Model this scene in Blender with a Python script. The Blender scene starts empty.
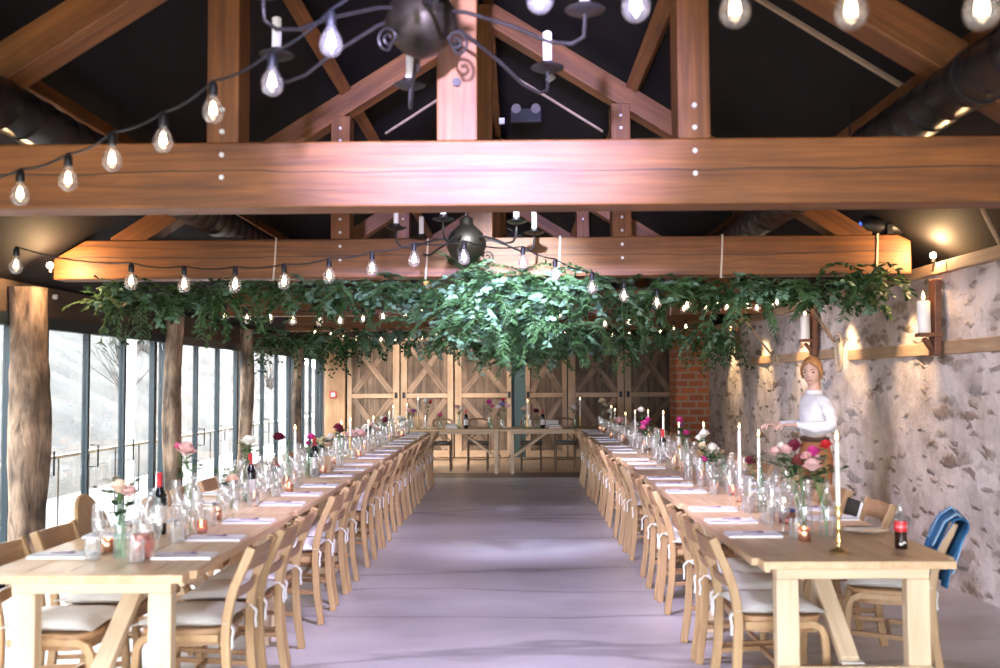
import bpy, bmesh, math, random
from mathutils import Vector, Matrix, Euler
random.seed(7)
scn = bpy.context.scene
COL = scn.collection
PI = math.pi
U = random.uniform

# ------------------------------------------------------------------ camera
FPX = 972.0
cam_d = bpy.data.cameras.new('camera')
cam_d.sensor_width = 36.0
cam_d.lens = 36.0 * FPX / 1000.0
cam_d.clip_end = 200
cam = bpy.data.objects.new('camera', cam_d)
COL.objects.link(cam)
CAMZ = 1.54
cam.location = (0, 0, CAMZ)
RM = (Matrix.Rotation(math.atan(15 / FPX), 3, 'Z') @ Matrix.Rotation(PI / 2 + math.atan(48 / FPX), 3, 'X')
      @ Matrix.Rotation(math.radians(-0.30), 3, 'Z'))
cam.rotation_euler = RM.to_euler()
cam_d.dof.use_dof = True
cam_d.dof.focus_distance = 10.5
cam_d.dof.aperture_fstop = 2.0
scn.camera = cam


def at(px, py, Y):
    d = RM @ Vector(((px - 500) / FPX, (334 - py) / FPX, -1))
    t = Y / d.y
    return Vector((d.x * t, Y, CAMZ + d.z * t))


# ------------------------------------------------------------------ materials
def newmat(name):
    m = bpy.data.materials.new(name)
    m.use_nodes = True
    nt = m.node_tree
    return m, nt, nt.nodes['Principled BSDF']


def plain(name, col, rough=0.5, metal=0.0, spec=0.5, var=0.0, bump=0.0, bscale=40.0, sheen=0.0):
    m, nt, b = newmat(name)
    b.inputs['Base Color'].default_value = (*col, 1)
    b.inputs['Roughness'].default_value = rough
    b.inputs['Metallic'].default_value = metal
    b.inputs['Specular IOR Level'].default_value = spec
    tc = nt.nodes.new('ShaderNodeTexCoord')
    if var > 0:
        n = nt.nodes.new('ShaderNodeTexNoise')
        n.inputs['Scale'].default_value = bscale * 0.4
        n.inputs['Detail'].default_value = 4
        nt.links.new(tc.outputs['Object'], n.inputs['Vector'])
        r = nt.nodes.new('ShaderNodeValToRGB')
        r.color_ramp.elements[0].position = 0.3
        r.color_ramp.elements[1].position = 0.7
        r.color_ramp.elements[0].color = (*[c * (1 - var) for c in col], 1)
        r.color_ramp.elements[1].color = (*[min(1, c * (1 + var)) for c in col], 1)
        nt.links.new(n.outputs['Fac'], r.inputs['Fac'])
        nt.links.new(r.outputs['Color'], b.inputs['Base Color'])
    if bump > 0:
        n2 = nt.nodes.new('ShaderNodeTexNoise')
        n2.inputs['Scale'].default_value = bscale
        n2.inputs['Detail'].default_value = 5
        nt.links.new(tc.outputs['Object'], n2.inputs['Vector'])
        bp = nt.nodes.new('ShaderNodeBump')
        bp.inputs['Strength'].default_value = bump
        bp.inputs['Distance'].default_value = 0.02
        nt.links.new(n2.outputs['Fac'], bp.inputs['Height'])
        nt.links.new(bp.outputs['Normal'], b.inputs['Normal'])
    return m


def wood(name, dark, light, axis='X', rough=0.55, grain=26.0, along=1.4, bump=0.25, crack=0.0, rnd=0.25):
    m, nt, b = newmat(name)
    L = nt.links
    tc = nt.nodes.new('ShaderNodeTexCoord')
    oi = nt.nodes.new('ShaderNodeObjectInfo')
    off = nt.nodes.new('ShaderNodeVectorMath'); off.operation = 'SCALE'
    off.inputs[0].default_value = (17.3, 9.1, 23.7)
    L.new(oi.outputs['Random'], off.inputs['Scale'])
    add = nt.nodes.new('ShaderNodeVectorMath'); add.operation = 'ADD'
    L.new(tc.outputs['Object'], add.inputs[0]); L.new(off.outputs[0], add.inputs[1])
    mp = nt.nodes.new('ShaderNodeMapping')
    sc = [grain] * 3
    sc['XYZ'.index(axis)] = along
    mp.inputs['Scale'].default_value = sc
    L.new(add.outputs[0], mp.inputs['Vector'])
    n = nt.nodes.new('ShaderNodeTexNoise')
    n.inputs['Scale'].default_value = 1.0; n.inputs['Detail'].default_value = 7
    n.inputs['Roughness'].default_value = 0.62; n.inputs['Distortion'].default_value = 0.9
    L.new(mp.outputs['Vector'], n.inputs['Vector'])
    r = nt.nodes.new('ShaderNodeValToRGB')
    r.color_ramp.elements[0].position = 0.28; r.color_ramp.elements[1].position = 0.72
    r.color_ramp.elements[0].color = (*dark, 1); r.color_ramp.elements[1].color = (*light, 1)
    L.new(n.outputs['Fac'], r.inputs['Fac'])
    # broad tone variation
    n2 = nt.nodes.new('ShaderNodeTexNoise'); n2.inputs['Scale'].default_value = 2.2; n2.inputs['Detail'].default_value = 3
    L.new(add.outputs[0], n2.inputs['Vector'])
    mr = nt.nodes.new('ShaderNodeMapRange')
    mr.inputs['From Min'].default_value = 0.3; mr.inputs['From Max'].default_value = 0.7
    mr.inputs['To Min'].default_value = 1 - rnd; mr.inputs['To Max'].default_value = 1 + rnd * 0.6
    L.new(n2.outputs['Fac'], mr.inputs['Value'])
    mul = nt.nodes.new('ShaderNodeVectorMath'); mul.operation = 'SCALE'
    L.new(r.outputs['Color'], mul.inputs[0]); L.new(mr.outputs['Result'], mul.inputs['Scale'])
    L.new(mul.outputs[0], b.inputs['Base Color'])
    b.inputs['Roughness'].default_value = rough
    hsrc = n.outputs['Fac']
    if crack > 0:
        sx = nt.nodes.new('ShaderNodeSeparateXYZ'); L.new(tc.outputs['Object'], sx.inputs[0])
        mp2 = nt.nodes.new('ShaderNodeMapping'); mp2.inputs['Scale'].default_value = (1.3, 0.3, 1.2)
        L.new(add.outputs[0], mp2.inputs['Vector'])
        n3 = nt.nodes.new('ShaderNodeTexNoise'); n3.inputs['Scale'].default_value = 1.0; n3.inputs['Detail'].default_value = 6
        L.new(mp2.outputs['Vector'], n3.inputs['Vector'])
        wv = nt.nodes.new('ShaderNodeMath'); wv.operation = 'MULTIPLY_ADD'; wv.inputs[1].default_value = 0.07; wv.inputs[2].default_value = 0.148
        L.new(n3.outputs['Fac'], wv.inputs[0])
        s = nt.nodes.new('ShaderNodeMath'); s.operation = 'SUBTRACT'
        L.new(sx.outputs['Z'], s.inputs[0]); L.new(wv.outputs[0], s.inputs[1])
        ab = nt.nodes.new('ShaderNodeMath'); ab.operation = 'ABSOLUTE'
        L.new(s.outputs[0], ab.inputs[0])
        wd_ = nt.nodes.new('ShaderNodeMath'); wd_.operation = 'MULTIPLY'; wd_.inputs[1].default_value = 0.011
        L.new(n2.outputs['Fac'], wd_.inputs[0])
        cr = nt.nodes.new('ShaderNodeMapRange'); cr.inputs['From Min'].default_value = 0.0
        L.new(wd_.outputs[0], cr.inputs['From Max'])
        cr.inputs['To Min'].default_value = 1 - crack; cr.inputs['To Max'].default_value = 1
        L.new(ab.outputs[0], cr.inputs['Value'])
        m2 = nt.nodes.new('ShaderNodeVectorMath'); m2.operation = 'SCALE'
        L.new(mul.outputs[0], m2.inputs[0]); L.new(cr.outputs['Result'], m2.inputs['Scale'])
        L.new(m2.outputs[0], b.inputs['Base Color'])
    bp = nt.nodes.new('ShaderNodeBump'); bp.inputs['Strength'].default_value = bump; bp.inputs['Distance'].default_value = 0.01
    L.new(hsrc, bp.inputs['Height']); L.new(bp.outputs['Normal'], b.inputs['Normal'])
    return m


def thin_glass(name, tint=(1, 1, 1), refl=0.09, edge=0.55, rough=0.03, white=0.0):
    """clear thin glass: see-through face-on, reflecting at the edges"""
    m = bpy.data.materials.new(name); m.use_nodes = True
    nt = m.node_tree; L = nt.links
    for n in list(nt.nodes):
        nt.nodes.remove(n)
    out = nt.nodes.new('ShaderNodeOutputMaterial')
    tr = nt.nodes.new('ShaderNodeBsdfTransparent'); tr.inputs['Color'].default_value = (*tint, 1)
    gl = nt.nodes.new('ShaderNodeBsdfGlossy'); gl.inputs['Roughness'].default_value = rough
    lw = nt.nodes.new('ShaderNodeLayerWeight'); lw.inputs['Blend'].default_value = 0.35
    mr = nt.nodes.new('ShaderNodeMapRange'); mr.inputs['To Min'].default_value = refl; mr.inputs['To Max'].default_value = edge
    L.new(lw.outputs['Facing'], mr.inputs['Value'])
    mx = nt.nodes.new('ShaderNodeMixShader')
    L.new(mr.outputs['Result'], mx.inputs['Fac']); L.new(tr.outputs[0], mx.inputs[1]); L.new(gl.outputs[0], mx.inputs[2])
    if white > 0:
        df = nt.nodes.new('ShaderNodeBsdfDiffuse'); df.inputs['Color'].default_value = (0.85, 0.85, 0.85, 1)
        m2 = nt.nodes.new('ShaderNodeMixShader'); m2.inputs['Fac'].default_value = white
        L.new(mx.outputs[0], m2.inputs[1]); L.new(df.outputs[0], m2.inputs[2]); L.new(m2.outputs[0], out.inputs['Surface'])
    else:
        L.new(mx.outputs[0], out.inputs['Surface'])
    return m


def emit(name, col, strength, sample='NONE'):
    m = bpy.data.materials.new(name); m.use_nodes = True
    nt = m.node_tree
    for n in list(nt.nodes):
        nt.nodes.remove(n)
    out = nt.nodes.new('ShaderNodeOutputMaterial')
    e = nt.nodes.new('ShaderNodeEmission'); e.inputs['Color'].default_value = (*col, 1); e.inputs['Strength'].default_value = strength
    nt.links.new(e.outputs[0], out.inputs['Surface'])
    m.cycles.emission_sampling = sample
    return m


M = {}
M['beam'] = wood('oak_beam', (0.10, 0.032, 0.006), (0.305, 0.112, 0.025), 'X', crack=0.9, grain=22, along=0.9)
M['table'] = wood('pale_table_wood', (0.54, 0.33, 0.175), (0.74, 0.52, 0.32), 'Y', rough=0.42, grain=20, along=1.0, bump=0.1, rnd=0.1)
M['tableleg'] = wood('pale_table_leg_wood', (0.60, 0.43, 0.27), (0.78, 0.61, 0.43), 'Z', rough=0.5, grain=24, along=1.2, bump=0.1, rnd=0.1)
M['tablebar'] = wood('pale_table_bar_wood', (0.60, 0.43, 0.27), (0.78, 0.61, 0.43), 'X', rough=0.5, grain=24, along=1.2, bump=0.1, rnd=0.1)
M['chair'] = wood('beech_chair_wood', (0.36, 0.21, 0.095), (0.52, 0.335, 0.175), 'Z', rough=0.42, grain=30, along=1.5, bump=0.08, rnd=0.12)
M['chairslat'] = wood('beech_chair_slat_wood', (0.29, 0.15, 0.07), (0.43, 0.25, 0.125), 'Y', rough=0.4, grain=30, along=1.5, bump=0.08, rnd=0.12)
M['darkchair'] = wood('dark_cross_back_wood', (0.10, 0.055, 0.028), (0.22, 0.125, 0.065), 'Z', rough=0.45, grain=30, bump=0.1)
M['greyseat'] = plain('grey_seat_fabric', (0.20, 0.21, 0.22), 0.9, bump=0.15, bscale=200)
M['cushion'] = plain('off_white_cotton', (0.80, 0.785, 0.76), 0.95, var=0.04, bump=0.2, bscale=30)
M['door'] = wood('weathered_door_plank', (0.065, 0.042, 0.028), (0.29, 0.20, 0.14), 'Z', rough=0.7, grain=14, along=0.9, bump=0.5, rnd=0.45)
M['doorx'] = wood('weathered_brace_wood', (0.15, 0.095, 0.06), (0.44, 0.31, 0.22), 'X', rough=0.7, grain=20, along=1.0, bump=0.4, rnd=0.4)
M['doorframe'] = wood('pale_door_frame_wood', (0.42, 0.27, 0.165), (0.60, 0.43, 0.29), 'X', rough=0.6, grain=22, along=1.0, bump=0.2)
M['panel'] = wood('warm_panel_wood', (0.42, 0.23, 0.12), (0.62, 0.38, 0.21), 'Z', rough=0.6, grain=18, along=0.8)
M['bark'] = wood('rough_tree_bark', (0.04, 0.024, 0.015), (0.46, 0.31, 0.21), 'Z', rough=0.85, grain=15, along=3.2, bump=1.0, rnd=0.85)
M['lintel'] = wood('dark_lintel_wood', (0.045, 0.028, 0.02), (0.085, 0.055, 0.038), 'Y', rough=0.7, grain=16)
M['sconcewood'] = wood('red_brown_sconce_wood', (0.10, 0.038, 0.018), (0.24, 0.095, 0.045), 'Z', rough=0.5, grain=18)
M['plate'] = wood('wall_plate_timber', (0.36, 0.23, 0.13), (0.56, 0.40, 0.25), 'Y', rough=0.7, grain=16, along=0.8)
M['deck'] = wood('pale_board_floor', (0.50, 0.32, 0.19), (0.66, 0.46, 0.30), 'X', rough=0.35, grain=10, along=0.6, bump=0.1)
M['darkstrip'] = wood('dark_strip_floor', (0.10, 0.072, 0.055), (0.18, 0.13, 0.10), 'X', rough=0.4, grain=10, along=0.6, bump=0.1)
M['roof'] = plain('black_roof_board', (0.0095, 0.0075, 0.008), 0.8, spec=0.25, var=0.15, bscale=8)
M['batten'] = wood('pale_batten_wood', (0.42, 0.29, 0.18), (0.58, 0.43, 0.29), 'X', rough=0.7, grain=20)
M['steel'] = plain('blue_grey_steel', (0.014, 0.026, 0.034), 0.35, metal=0.2)
M['black'] = plain('black_metal', (0.012, 0.012, 0.013), 0.45, metal=0.3)
M['iron'] = plain('wrought_iron', (0.045, 0.038, 0.034), 0.45, metal=0.7, bump=0.2, bscale=60)
M['bronze'] = plain('aged_bronze', (0.04, 0.031, 0.02), 0.45, metal=0.8, var=0.4, bscale=14)
M['duct'] = plain('dark_spiral_duct', (0.022, 0.021, 0.023), 0.32, metal=0.5)
M['bolt'] = plain('zinc_bolt', (0.75, 0.74, 0.72), 0.35, metal=0.4)
M['brass'] = plain('brass', (0.72, 0.50, 0.22), 0.28, metal=0.95, var=0.15, bscale=30)
M['copper'] = plain('copper', (0.80, 0.42, 0.28), 0.28, metal=0.95)
M['wax'] = plain('ivory_wax', (0.88, 0.84, 0.76), 0.5)
M['wax'].node_tree.nodes['Principled BSDF'].inputs['Subsurface Weight'].default_value = 0.0
M['wick'] = plain('black_wick', (0.02, 0.02, 0.02), 0.9)
M['flame'] = emit('candle_flame', (1.0, 0.55, 0.22), 9.0)
M['filament'] = emit('bulb_filament', (1.0, 0.70, 0.44), 11.0)
M['lamp'] = emit('bare_lamp', (1.0, 0.72, 0.4), 40.0)
M['bulb'] = thin_glass('bulb_glass', (0.99, 0.985, 0.98), 0.10, 0.55, 0.05, 0.05)
M['glass'] = thin_glass('clear_table_glass', (0.985, 0.985, 0.985), 0.12, 0.85, 0.03, 0.045)
M['greenglass'] = thin_glass('pale_green_glass', (0.74, 0.88, 0.79), 0.08, 0.5, 0.03, 0.05)
M['pinkglass'] = thin_glass('pink_glass', (0.95, 0.66, 0.62), 0.08, 0.5, 0.03, 0.06)
M['pane'] = thin_glass('window_pane_glass', (0.97, 0.98, 0.98), 0.02, 0.35, 0.0)
M['winebottle'] = plain('dark_wine_bottle', (0.012, 0.013, 0.012), 0.08)
M['redcap'] = plain('red_capsule', (0.62, 0.035, 0.045), 0.35)
M['cola'] = plain('cola', (0.025, 0.008, 0.005), 0.1)
M['redlabel'] = plain('red_label', (0.68, 0.02, 0.03), 0.4)
M['white'] = plain('white_paint', (0.82, 0.82, 0.82), 0.5)
M['paper'] = plain('cream_paper', (0.82, 0.78, 0.72), 0.8)
M['napkin'] = plain('white_linen_napkin', (0.84, 0.82, 0.83), 0.95, bump=0.2, bscale=80)
M['lavender'] = plain('dried_lavender', (0.22, 0.13, 0.22), 0.9)
M['water'] = plain('dried_reed', (0.35, 0.40, 0.22), 0.9)
M['stem'] = plain('green_stem', (0.10, 0.20, 0.06), 0.6)
M['leaf'] = plain('rose_leaf_green', (0.05, 0.105, 0.04), 0.45, var=0.35, bscale=20)
M['ivy1'] = plain('dark_ivy_green', (0.024, 0.055, 0.015), 0.5, spec=.3, var=0.4, bscale=6)
M['ivy2'] = plain('mid_leaf_green', (0.060, 0.125, 0.045), 0.5, spec=.3, var=0.4, bscale=6)
M['ivy3'] = plain('silvery_eucalyptus', (0.14, 0.24, 0.15), 0.55, spec=.3, var=0.3, bscale=6)
M['rope'] = plain('pale_rope', (0.66, 0.55, 0.40), 0.9, bump=0.4, bscale=120)
M['skin'] = plain('skin', (0.72, 0.47, 0.37), 0.5, var=0.05)
M['hair'] = plain('strawberry_blonde_hair', (0.42, 0.215, 0.09), 0.42, var=0.35, bscale=60)
M['blouse'] = plain('white_cotton_blouse', (0.85, 0.85, 0.87), 0.85, bump=0.25, bscale=18)
M['trouser'] = plain('rust_brown_trousers', (0.34, 0.13, 0.05), 0.75, bump=0.3, bscale=25)
M['belt'] = plain('dark_belt', (0.06, 0.03, 0.018), 0.5)
M['shoe'] = plain('black_shoe', (0.02, 0.02, 0.02), 0.4)
M['eye'] = plain('eye_dark', (0.06, 0.04, 0.035), 0.3)
M['lips'] = plain('lips', (0.55, 0.22, 0.20), 0.5)
M['brow'] = plain('brow', (0.30, 0.16, 0.08), 0.8)
M['denim'] = plain('blue_cloth', (0.03, 0.16, 0.36), 0.85, var=0.25, bscale=12, bump=0.2)
M['lightdenim'] = plain('pale_blue_cloth', (0.25, 0.42, 0.62), 0.85)
M['burgundy'] = plain('burgundy_cover', (0.16, 0.018, 0.035), 0.5)
M['navy'] = plain('navy_cover', (0.03, 0.045, 0.13), 0.5)
M['redbook'] = plain('red_cover', (0.62, 0.07, 0.05), 0.5)
M['pinkbook'] = plain('dusty_pink_cover', (0.58, 0.33, 0.30), 0.6)
M['teal'] = plain('teal_grey_paint', (0.06, 0.115, 0.12), 0.6)
M['card'] = plain('kraft_card', (0.62, 0.42, 0.26), 0.8)
M['paving'] = plain('pale_paving', (0.21, 0.207, 0.20), 0.8, var=0.08, bscale=6)
M['hill'] = plain('dry_grass_bank', (0.033, 0.031, 0.0275), 0.95, var=0.4, bscale=3.2, bump=0.8)
M['twig'] = plain('bare_twig', (0.02, 0.017, 0.015), 0.9)
M['plasterw'] = plain('dark_plaster', (0.05, 0.042, 0.038), 0.85)


def stone_mat():
    m, nt, b = newmat('lime_rendered_rubble_stone')
    L = nt.links
    N = lambda t: nt.nodes.new(t)
    tc = N('ShaderNodeTexCoord')
    dn = N('ShaderNodeTexNoise'); dn.inputs['Scale'].default_value = 6.0; dn.inputs['Detail'].default_value = 4
    L.new(tc.outputs['Object'], dn.inputs['Vector'])
    ds = N('ShaderNodeVectorMath'); ds.operation = 'SCALE'; ds.inputs['Scale'].default_value = 0.13
    L.new(dn.outputs['Color'], ds.inputs[0])
    ad = N('ShaderNodeVectorMath'); ad.operation = 'ADD'
    L.new(tc.outputs['Object'], ad.inputs[0]); L.new(ds.outputs[0], ad.inputs[1])
    n4 = N('ShaderNodeTexNoise'); n4.inputs['Scale'].default_value = 17.0; n4.inputs['Detail'].default_value = 7; n4.inputs['Roughness'].default_value = 0.65
    L.new(tc.outputs['Object'], n4.inputs['Vector'])
    jit = N('ShaderNodeMath'); jit.operation = 'MULTIPLY_ADD'; jit.inputs[1].default_value = 0.55; jit.inputs[2].default_value = -0.275
    L.new(n4.outputs['Fac'], jit.inputs[0])
    masks = []; cells = []
    for sc, lo, hi, off in (((0, 2.7, 10.5), 0.05, 0.62, 0.0), ((0, 5.5, 19.0), 0.2, 0.52, 7.7)):
        mp = N('ShaderNodeMapping'); mp.inputs['Scale'].default_value = sc; mp.inputs['Location'].default_value = (0, off, off)
        L.new(ad.outputs[0], mp.inputs['Vector'])
        v = N('ShaderNodeTexVoronoi'); v.feature = 'F1'; v.inputs['Scale'].default_value = 1.0; v.inputs['Randomness'].default_value = 0.8
        L.new(mp.outputs['Vector'], v.inputs['Vector'])
        sp = N('ShaderNodeSeparateColor'); L.new(v.outputs['Color'], sp.inputs['Color'])
        th = N('ShaderNodeMapRange'); th.inputs['From Min'].default_value = lo; th.inputs['To Max'].default_value = hi
        L.new(sp.outputs['Red'], th.inputs['Value'])
        dd = N('ShaderNodeMath'); dd.operation = 'ADD'
        L.new(v.outputs['Distance'], dd.inputs[0]); L.new(jit.outputs[0], dd.inputs[1])
        su = N('ShaderNodeMath'); su.operation = 'SUBTRACT'
        L.new(th.outputs['Result'], su.inputs[0]); L.new(dd.outputs[0], su.inputs[1])
        mk = N('ShaderNodeMapRange'); mk.inputs['From Min'].default_value = -0.08; mk.inputs['From Max'].default_value = 0.2
        L.new(su.outputs[0], mk.inputs['Value'])
        masks.append(mk); cells.append(sp)
    mm = N('ShaderNodeMath'); mm.operation = 'MAXIMUM'
    L.new(masks[0].outputs[0], mm.inputs[0]); L.new(masks[1].outputs[0], mm.inputs[1])
    wk = N('ShaderNodeMath'); wk.operation = 'MULTIPLY'; wk.inputs[1].default_value = 0.88
    L.new(mm.outputs[0], wk.inputs[0])
    sr = N('ShaderNodeValToRGB')
    e = sr.color_ramp.elements
    e[0].position = 0.0; e[0].color = (0.17, 0.12, 0.085, 1)
    e[1].position = 1.0; e[1].color = (0.36, 0.34, 0.34, 1)
    x = e.new(0.35); x.color = (0.33, 0.235, 0.165, 1)
    x = e.new(0.7); x.color = (0.44, 0.36, 0.30, 1)
    L.new(cells[0].outputs['Green'], sr.inputs['Fac'])
    mot = N('ShaderNodeMapRange'); mot.inputs['From Min'].default_value = .3; mot.inputs['From Max'].default_value = .7; mot.inputs['To Min'].default_value = .6; mot.inputs['To Max'].default_value = 1.25
    L.new(n4.outputs['Fac'], mot.inputs['Value'])
    s2 = N('ShaderNodeVectorMath'); s2.operation = 'SCALE'
    L.new(sr.outputs['Color'], s2.inputs[0]); L.new(mot.outputs[0], s2.inputs['Scale'])
    n5 = N('ShaderNodeTexNoise'); n5.inputs['Scale'].default_value = 3.2; n5.inputs['Detail'].default_value = 9; n5.inputs['Roughness'].default_value = 0.65
    L.new(tc.outputs['Object'], n5.inputs['Vector'])
    mo = N('ShaderNodeValToRGB')
    mo.color_ramp.elements[0].position = 0.3; mo.color_ramp.elements[0].color = (0.40, 0.33, 0.28, 1)
    mo.color_ramp.elements[1].position = 0.6; mo.color_ramp.elements[1].color = (0.77, 0.69, 0.64, 1)
    L.new(n5.outputs['Fac'], mo.inputs['Fac'])
    mx = N('ShaderNodeMix'); mx.data_type = 'RGBA'
    L.new(wk.outputs[0], mx.inputs['Factor']); L.new(mo.outputs['Color'], mx.inputs['A']); L.new(s2.outputs[0], mx.inputs['B'])
    L.new(mx.outputs['Result'], b.inputs['Base Color'])
    b.inputs['Roughness'].default_value = 0.92
    hh = N('ShaderNodeMath'); hh.operation = 'MULTIPLY_ADD'; hh.inputs[1].default_value = 0.7
    L.new(n4.outputs['Fac'], hh.inputs[0]); L.new(mm.outputs[0], hh.inputs[2])
    bp = N('ShaderNodeBump'); bp.inputs['Strength'].default_value = 0.85; bp.inputs['Distance'].default_value = 0.03
    L.new(hh.outputs[0], bp.inputs['Height']); L.new(bp.outputs['Normal'], b.inputs['Normal'])
    return m


def brick_mat():
    m, nt, b = newmat('old_red_brick')
    L = nt.links
    tc = nt.nodes.new('ShaderNodeTexCoord')
    mp = nt.nodes.new('ShaderNodeMapping'); mp.inputs['Rotation'].default_value = (0, 0, 0)
    sx = nt.nodes.new('ShaderNodeSeparateXYZ'); cx = nt.nodes.new('ShaderNodeCombineXYZ')
    L.new(tc.outputs['Object'], sx.inputs[0])
    sm = nt.nodes.new('ShaderNodeMath'); sm.operation = 'ADD'
    L.new(sx.outputs['X'], sm.inputs[0]); L.new(sx.outputs['Y'], sm.inputs[1])
    L.new(sm.outputs[0], cx.inputs['X']); L.new(sx.outputs['Z'], cx.inputs['Y'])
    br = nt.nodes.new('ShaderNodeTexBrick')
    br.inputs['Color1'].default_value = (0.60, 0.17, 0.06, 1); br.inputs['Color2'].default_value = (0.42, 0.125, 0.06, 1)
    br.inputs['Mortar'].default_value = (0.44, 0.31, 0.22, 1); br.inputs['Scale'].default_value = 1.0
    br.inputs['Brick Width'].default_value = 0.27; br.inputs['Row Height'].default_value = 0.12; br.inputs['Mortar Size'].default_value = 0.018
    L.new(cx.outputs[0], br.inputs['Vector'])
    L.new(br.outputs['Color'], b.inputs['Base Color'])
    b.inputs['Roughness'].default_value = 0.9
    bp = nt.nodes.new('ShaderNodeBump'); bp.inputs['Strength'].default_value = 0.7; bp.inputs['Distance'].default_value = 0.02; bp.invert = True
    L.new(br.outputs['Fac'], bp.inputs['Height']); L.new(bp.outputs['Normal'], b.inputs['Normal'])
    return m


def floor_mat():
    m, nt, b = newmat('polished_concrete')
    L = nt.links
    tc = nt.nodes.new('ShaderNodeTexCoord')
    n = nt.nodes.new('ShaderNodeTexNoise'); n.inputs['Scale'].default_value = 0.9; n.inputs['Detail'].default_value = 9; n.inputs['Roughness'].default_value = 0.6
    mp = nt.nodes.new('ShaderNodeMapping'); mp.inputs['Scale'].default_value = (0.55, 1.0, 1.0)
    L.new(tc.outputs['Object'], mp.inputs['Vector']); L.new(mp.outputs[0], n.inputs['Vector'])
    r = nt.nodes.new('ShaderNodeValToRGB')
    r.color_ramp.elements[0].position = 0.34; r.color_ramp.elements[0].color = (0.34, 0.31, 0.315, 1)
    r.color_ramp.elements[1].position = 0.66; r.color_ramp.elements[1].color = (0.55, 0.515, 0.53, 1)
    L.new(n.outputs['Fac'], r.inputs['Fac'])
    # hairline cracks running across the slab
    mp2 = nt.nodes.new('ShaderNodeMapping'); mp2.inputs['Scale'].default_value = (0.13, 0.62, 1)
    L.new(tc.outputs['Object'], mp2.inputs['Vector'])
    n2 = nt.nodes.new('ShaderNodeTexNoise'); n2.inputs['Scale'].default_value = 1; n2.inputs['Detail'].default_value = 5; n2.inputs['Roughness'].default_value = 0.45
    L.new(mp2.outputs[0], n2.inputs['Vector'])
    s = nt.nodes.new('ShaderNodeMath'); s.operation = 'SUBTRACT'; s.inputs[1].default_value = 0.5
    L.new(n2.outputs['Fac'], s.inputs[0])
    ab = nt.nodes.new('ShaderNodeMath'); ab.operation = 'ABSOLUTE'; L.new(s.outputs[0], ab.inputs[0])
    cr = nt.nodes.new('ShaderNodeMapRange'); cr.inputs['From Max'].default_value = 0.012; cr.inputs['To Min'].default_value = 0.6
    L.new(ab.outputs[0], cr.inputs['Value'])
    ml = nt.nodes.new('ShaderNodeVectorMath'); ml.operation = 'SCALE'
    L.new(r.outputs['Color'], ml.inputs[0]); L.new(cr.outputs['Result'], ml.inputs['Scale'])
    L.new(ml.outputs[0], b.inputs['Base Color'])
    rr = nt.nodes.new('ShaderNodeMapRange'); rr.inputs['To Min'].default_value = 0.24; rr.inputs['To Max'].default_value = 0.46
    L.new(n.outputs['Fac'], rr.inputs['Value']); L.new(rr.outputs['Result'], b.inputs['Roughness'])
    return m


M['stone'] = stone_mat(); M['brick'] = brick_mat(); M['floor'] = floor_mat()


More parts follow.
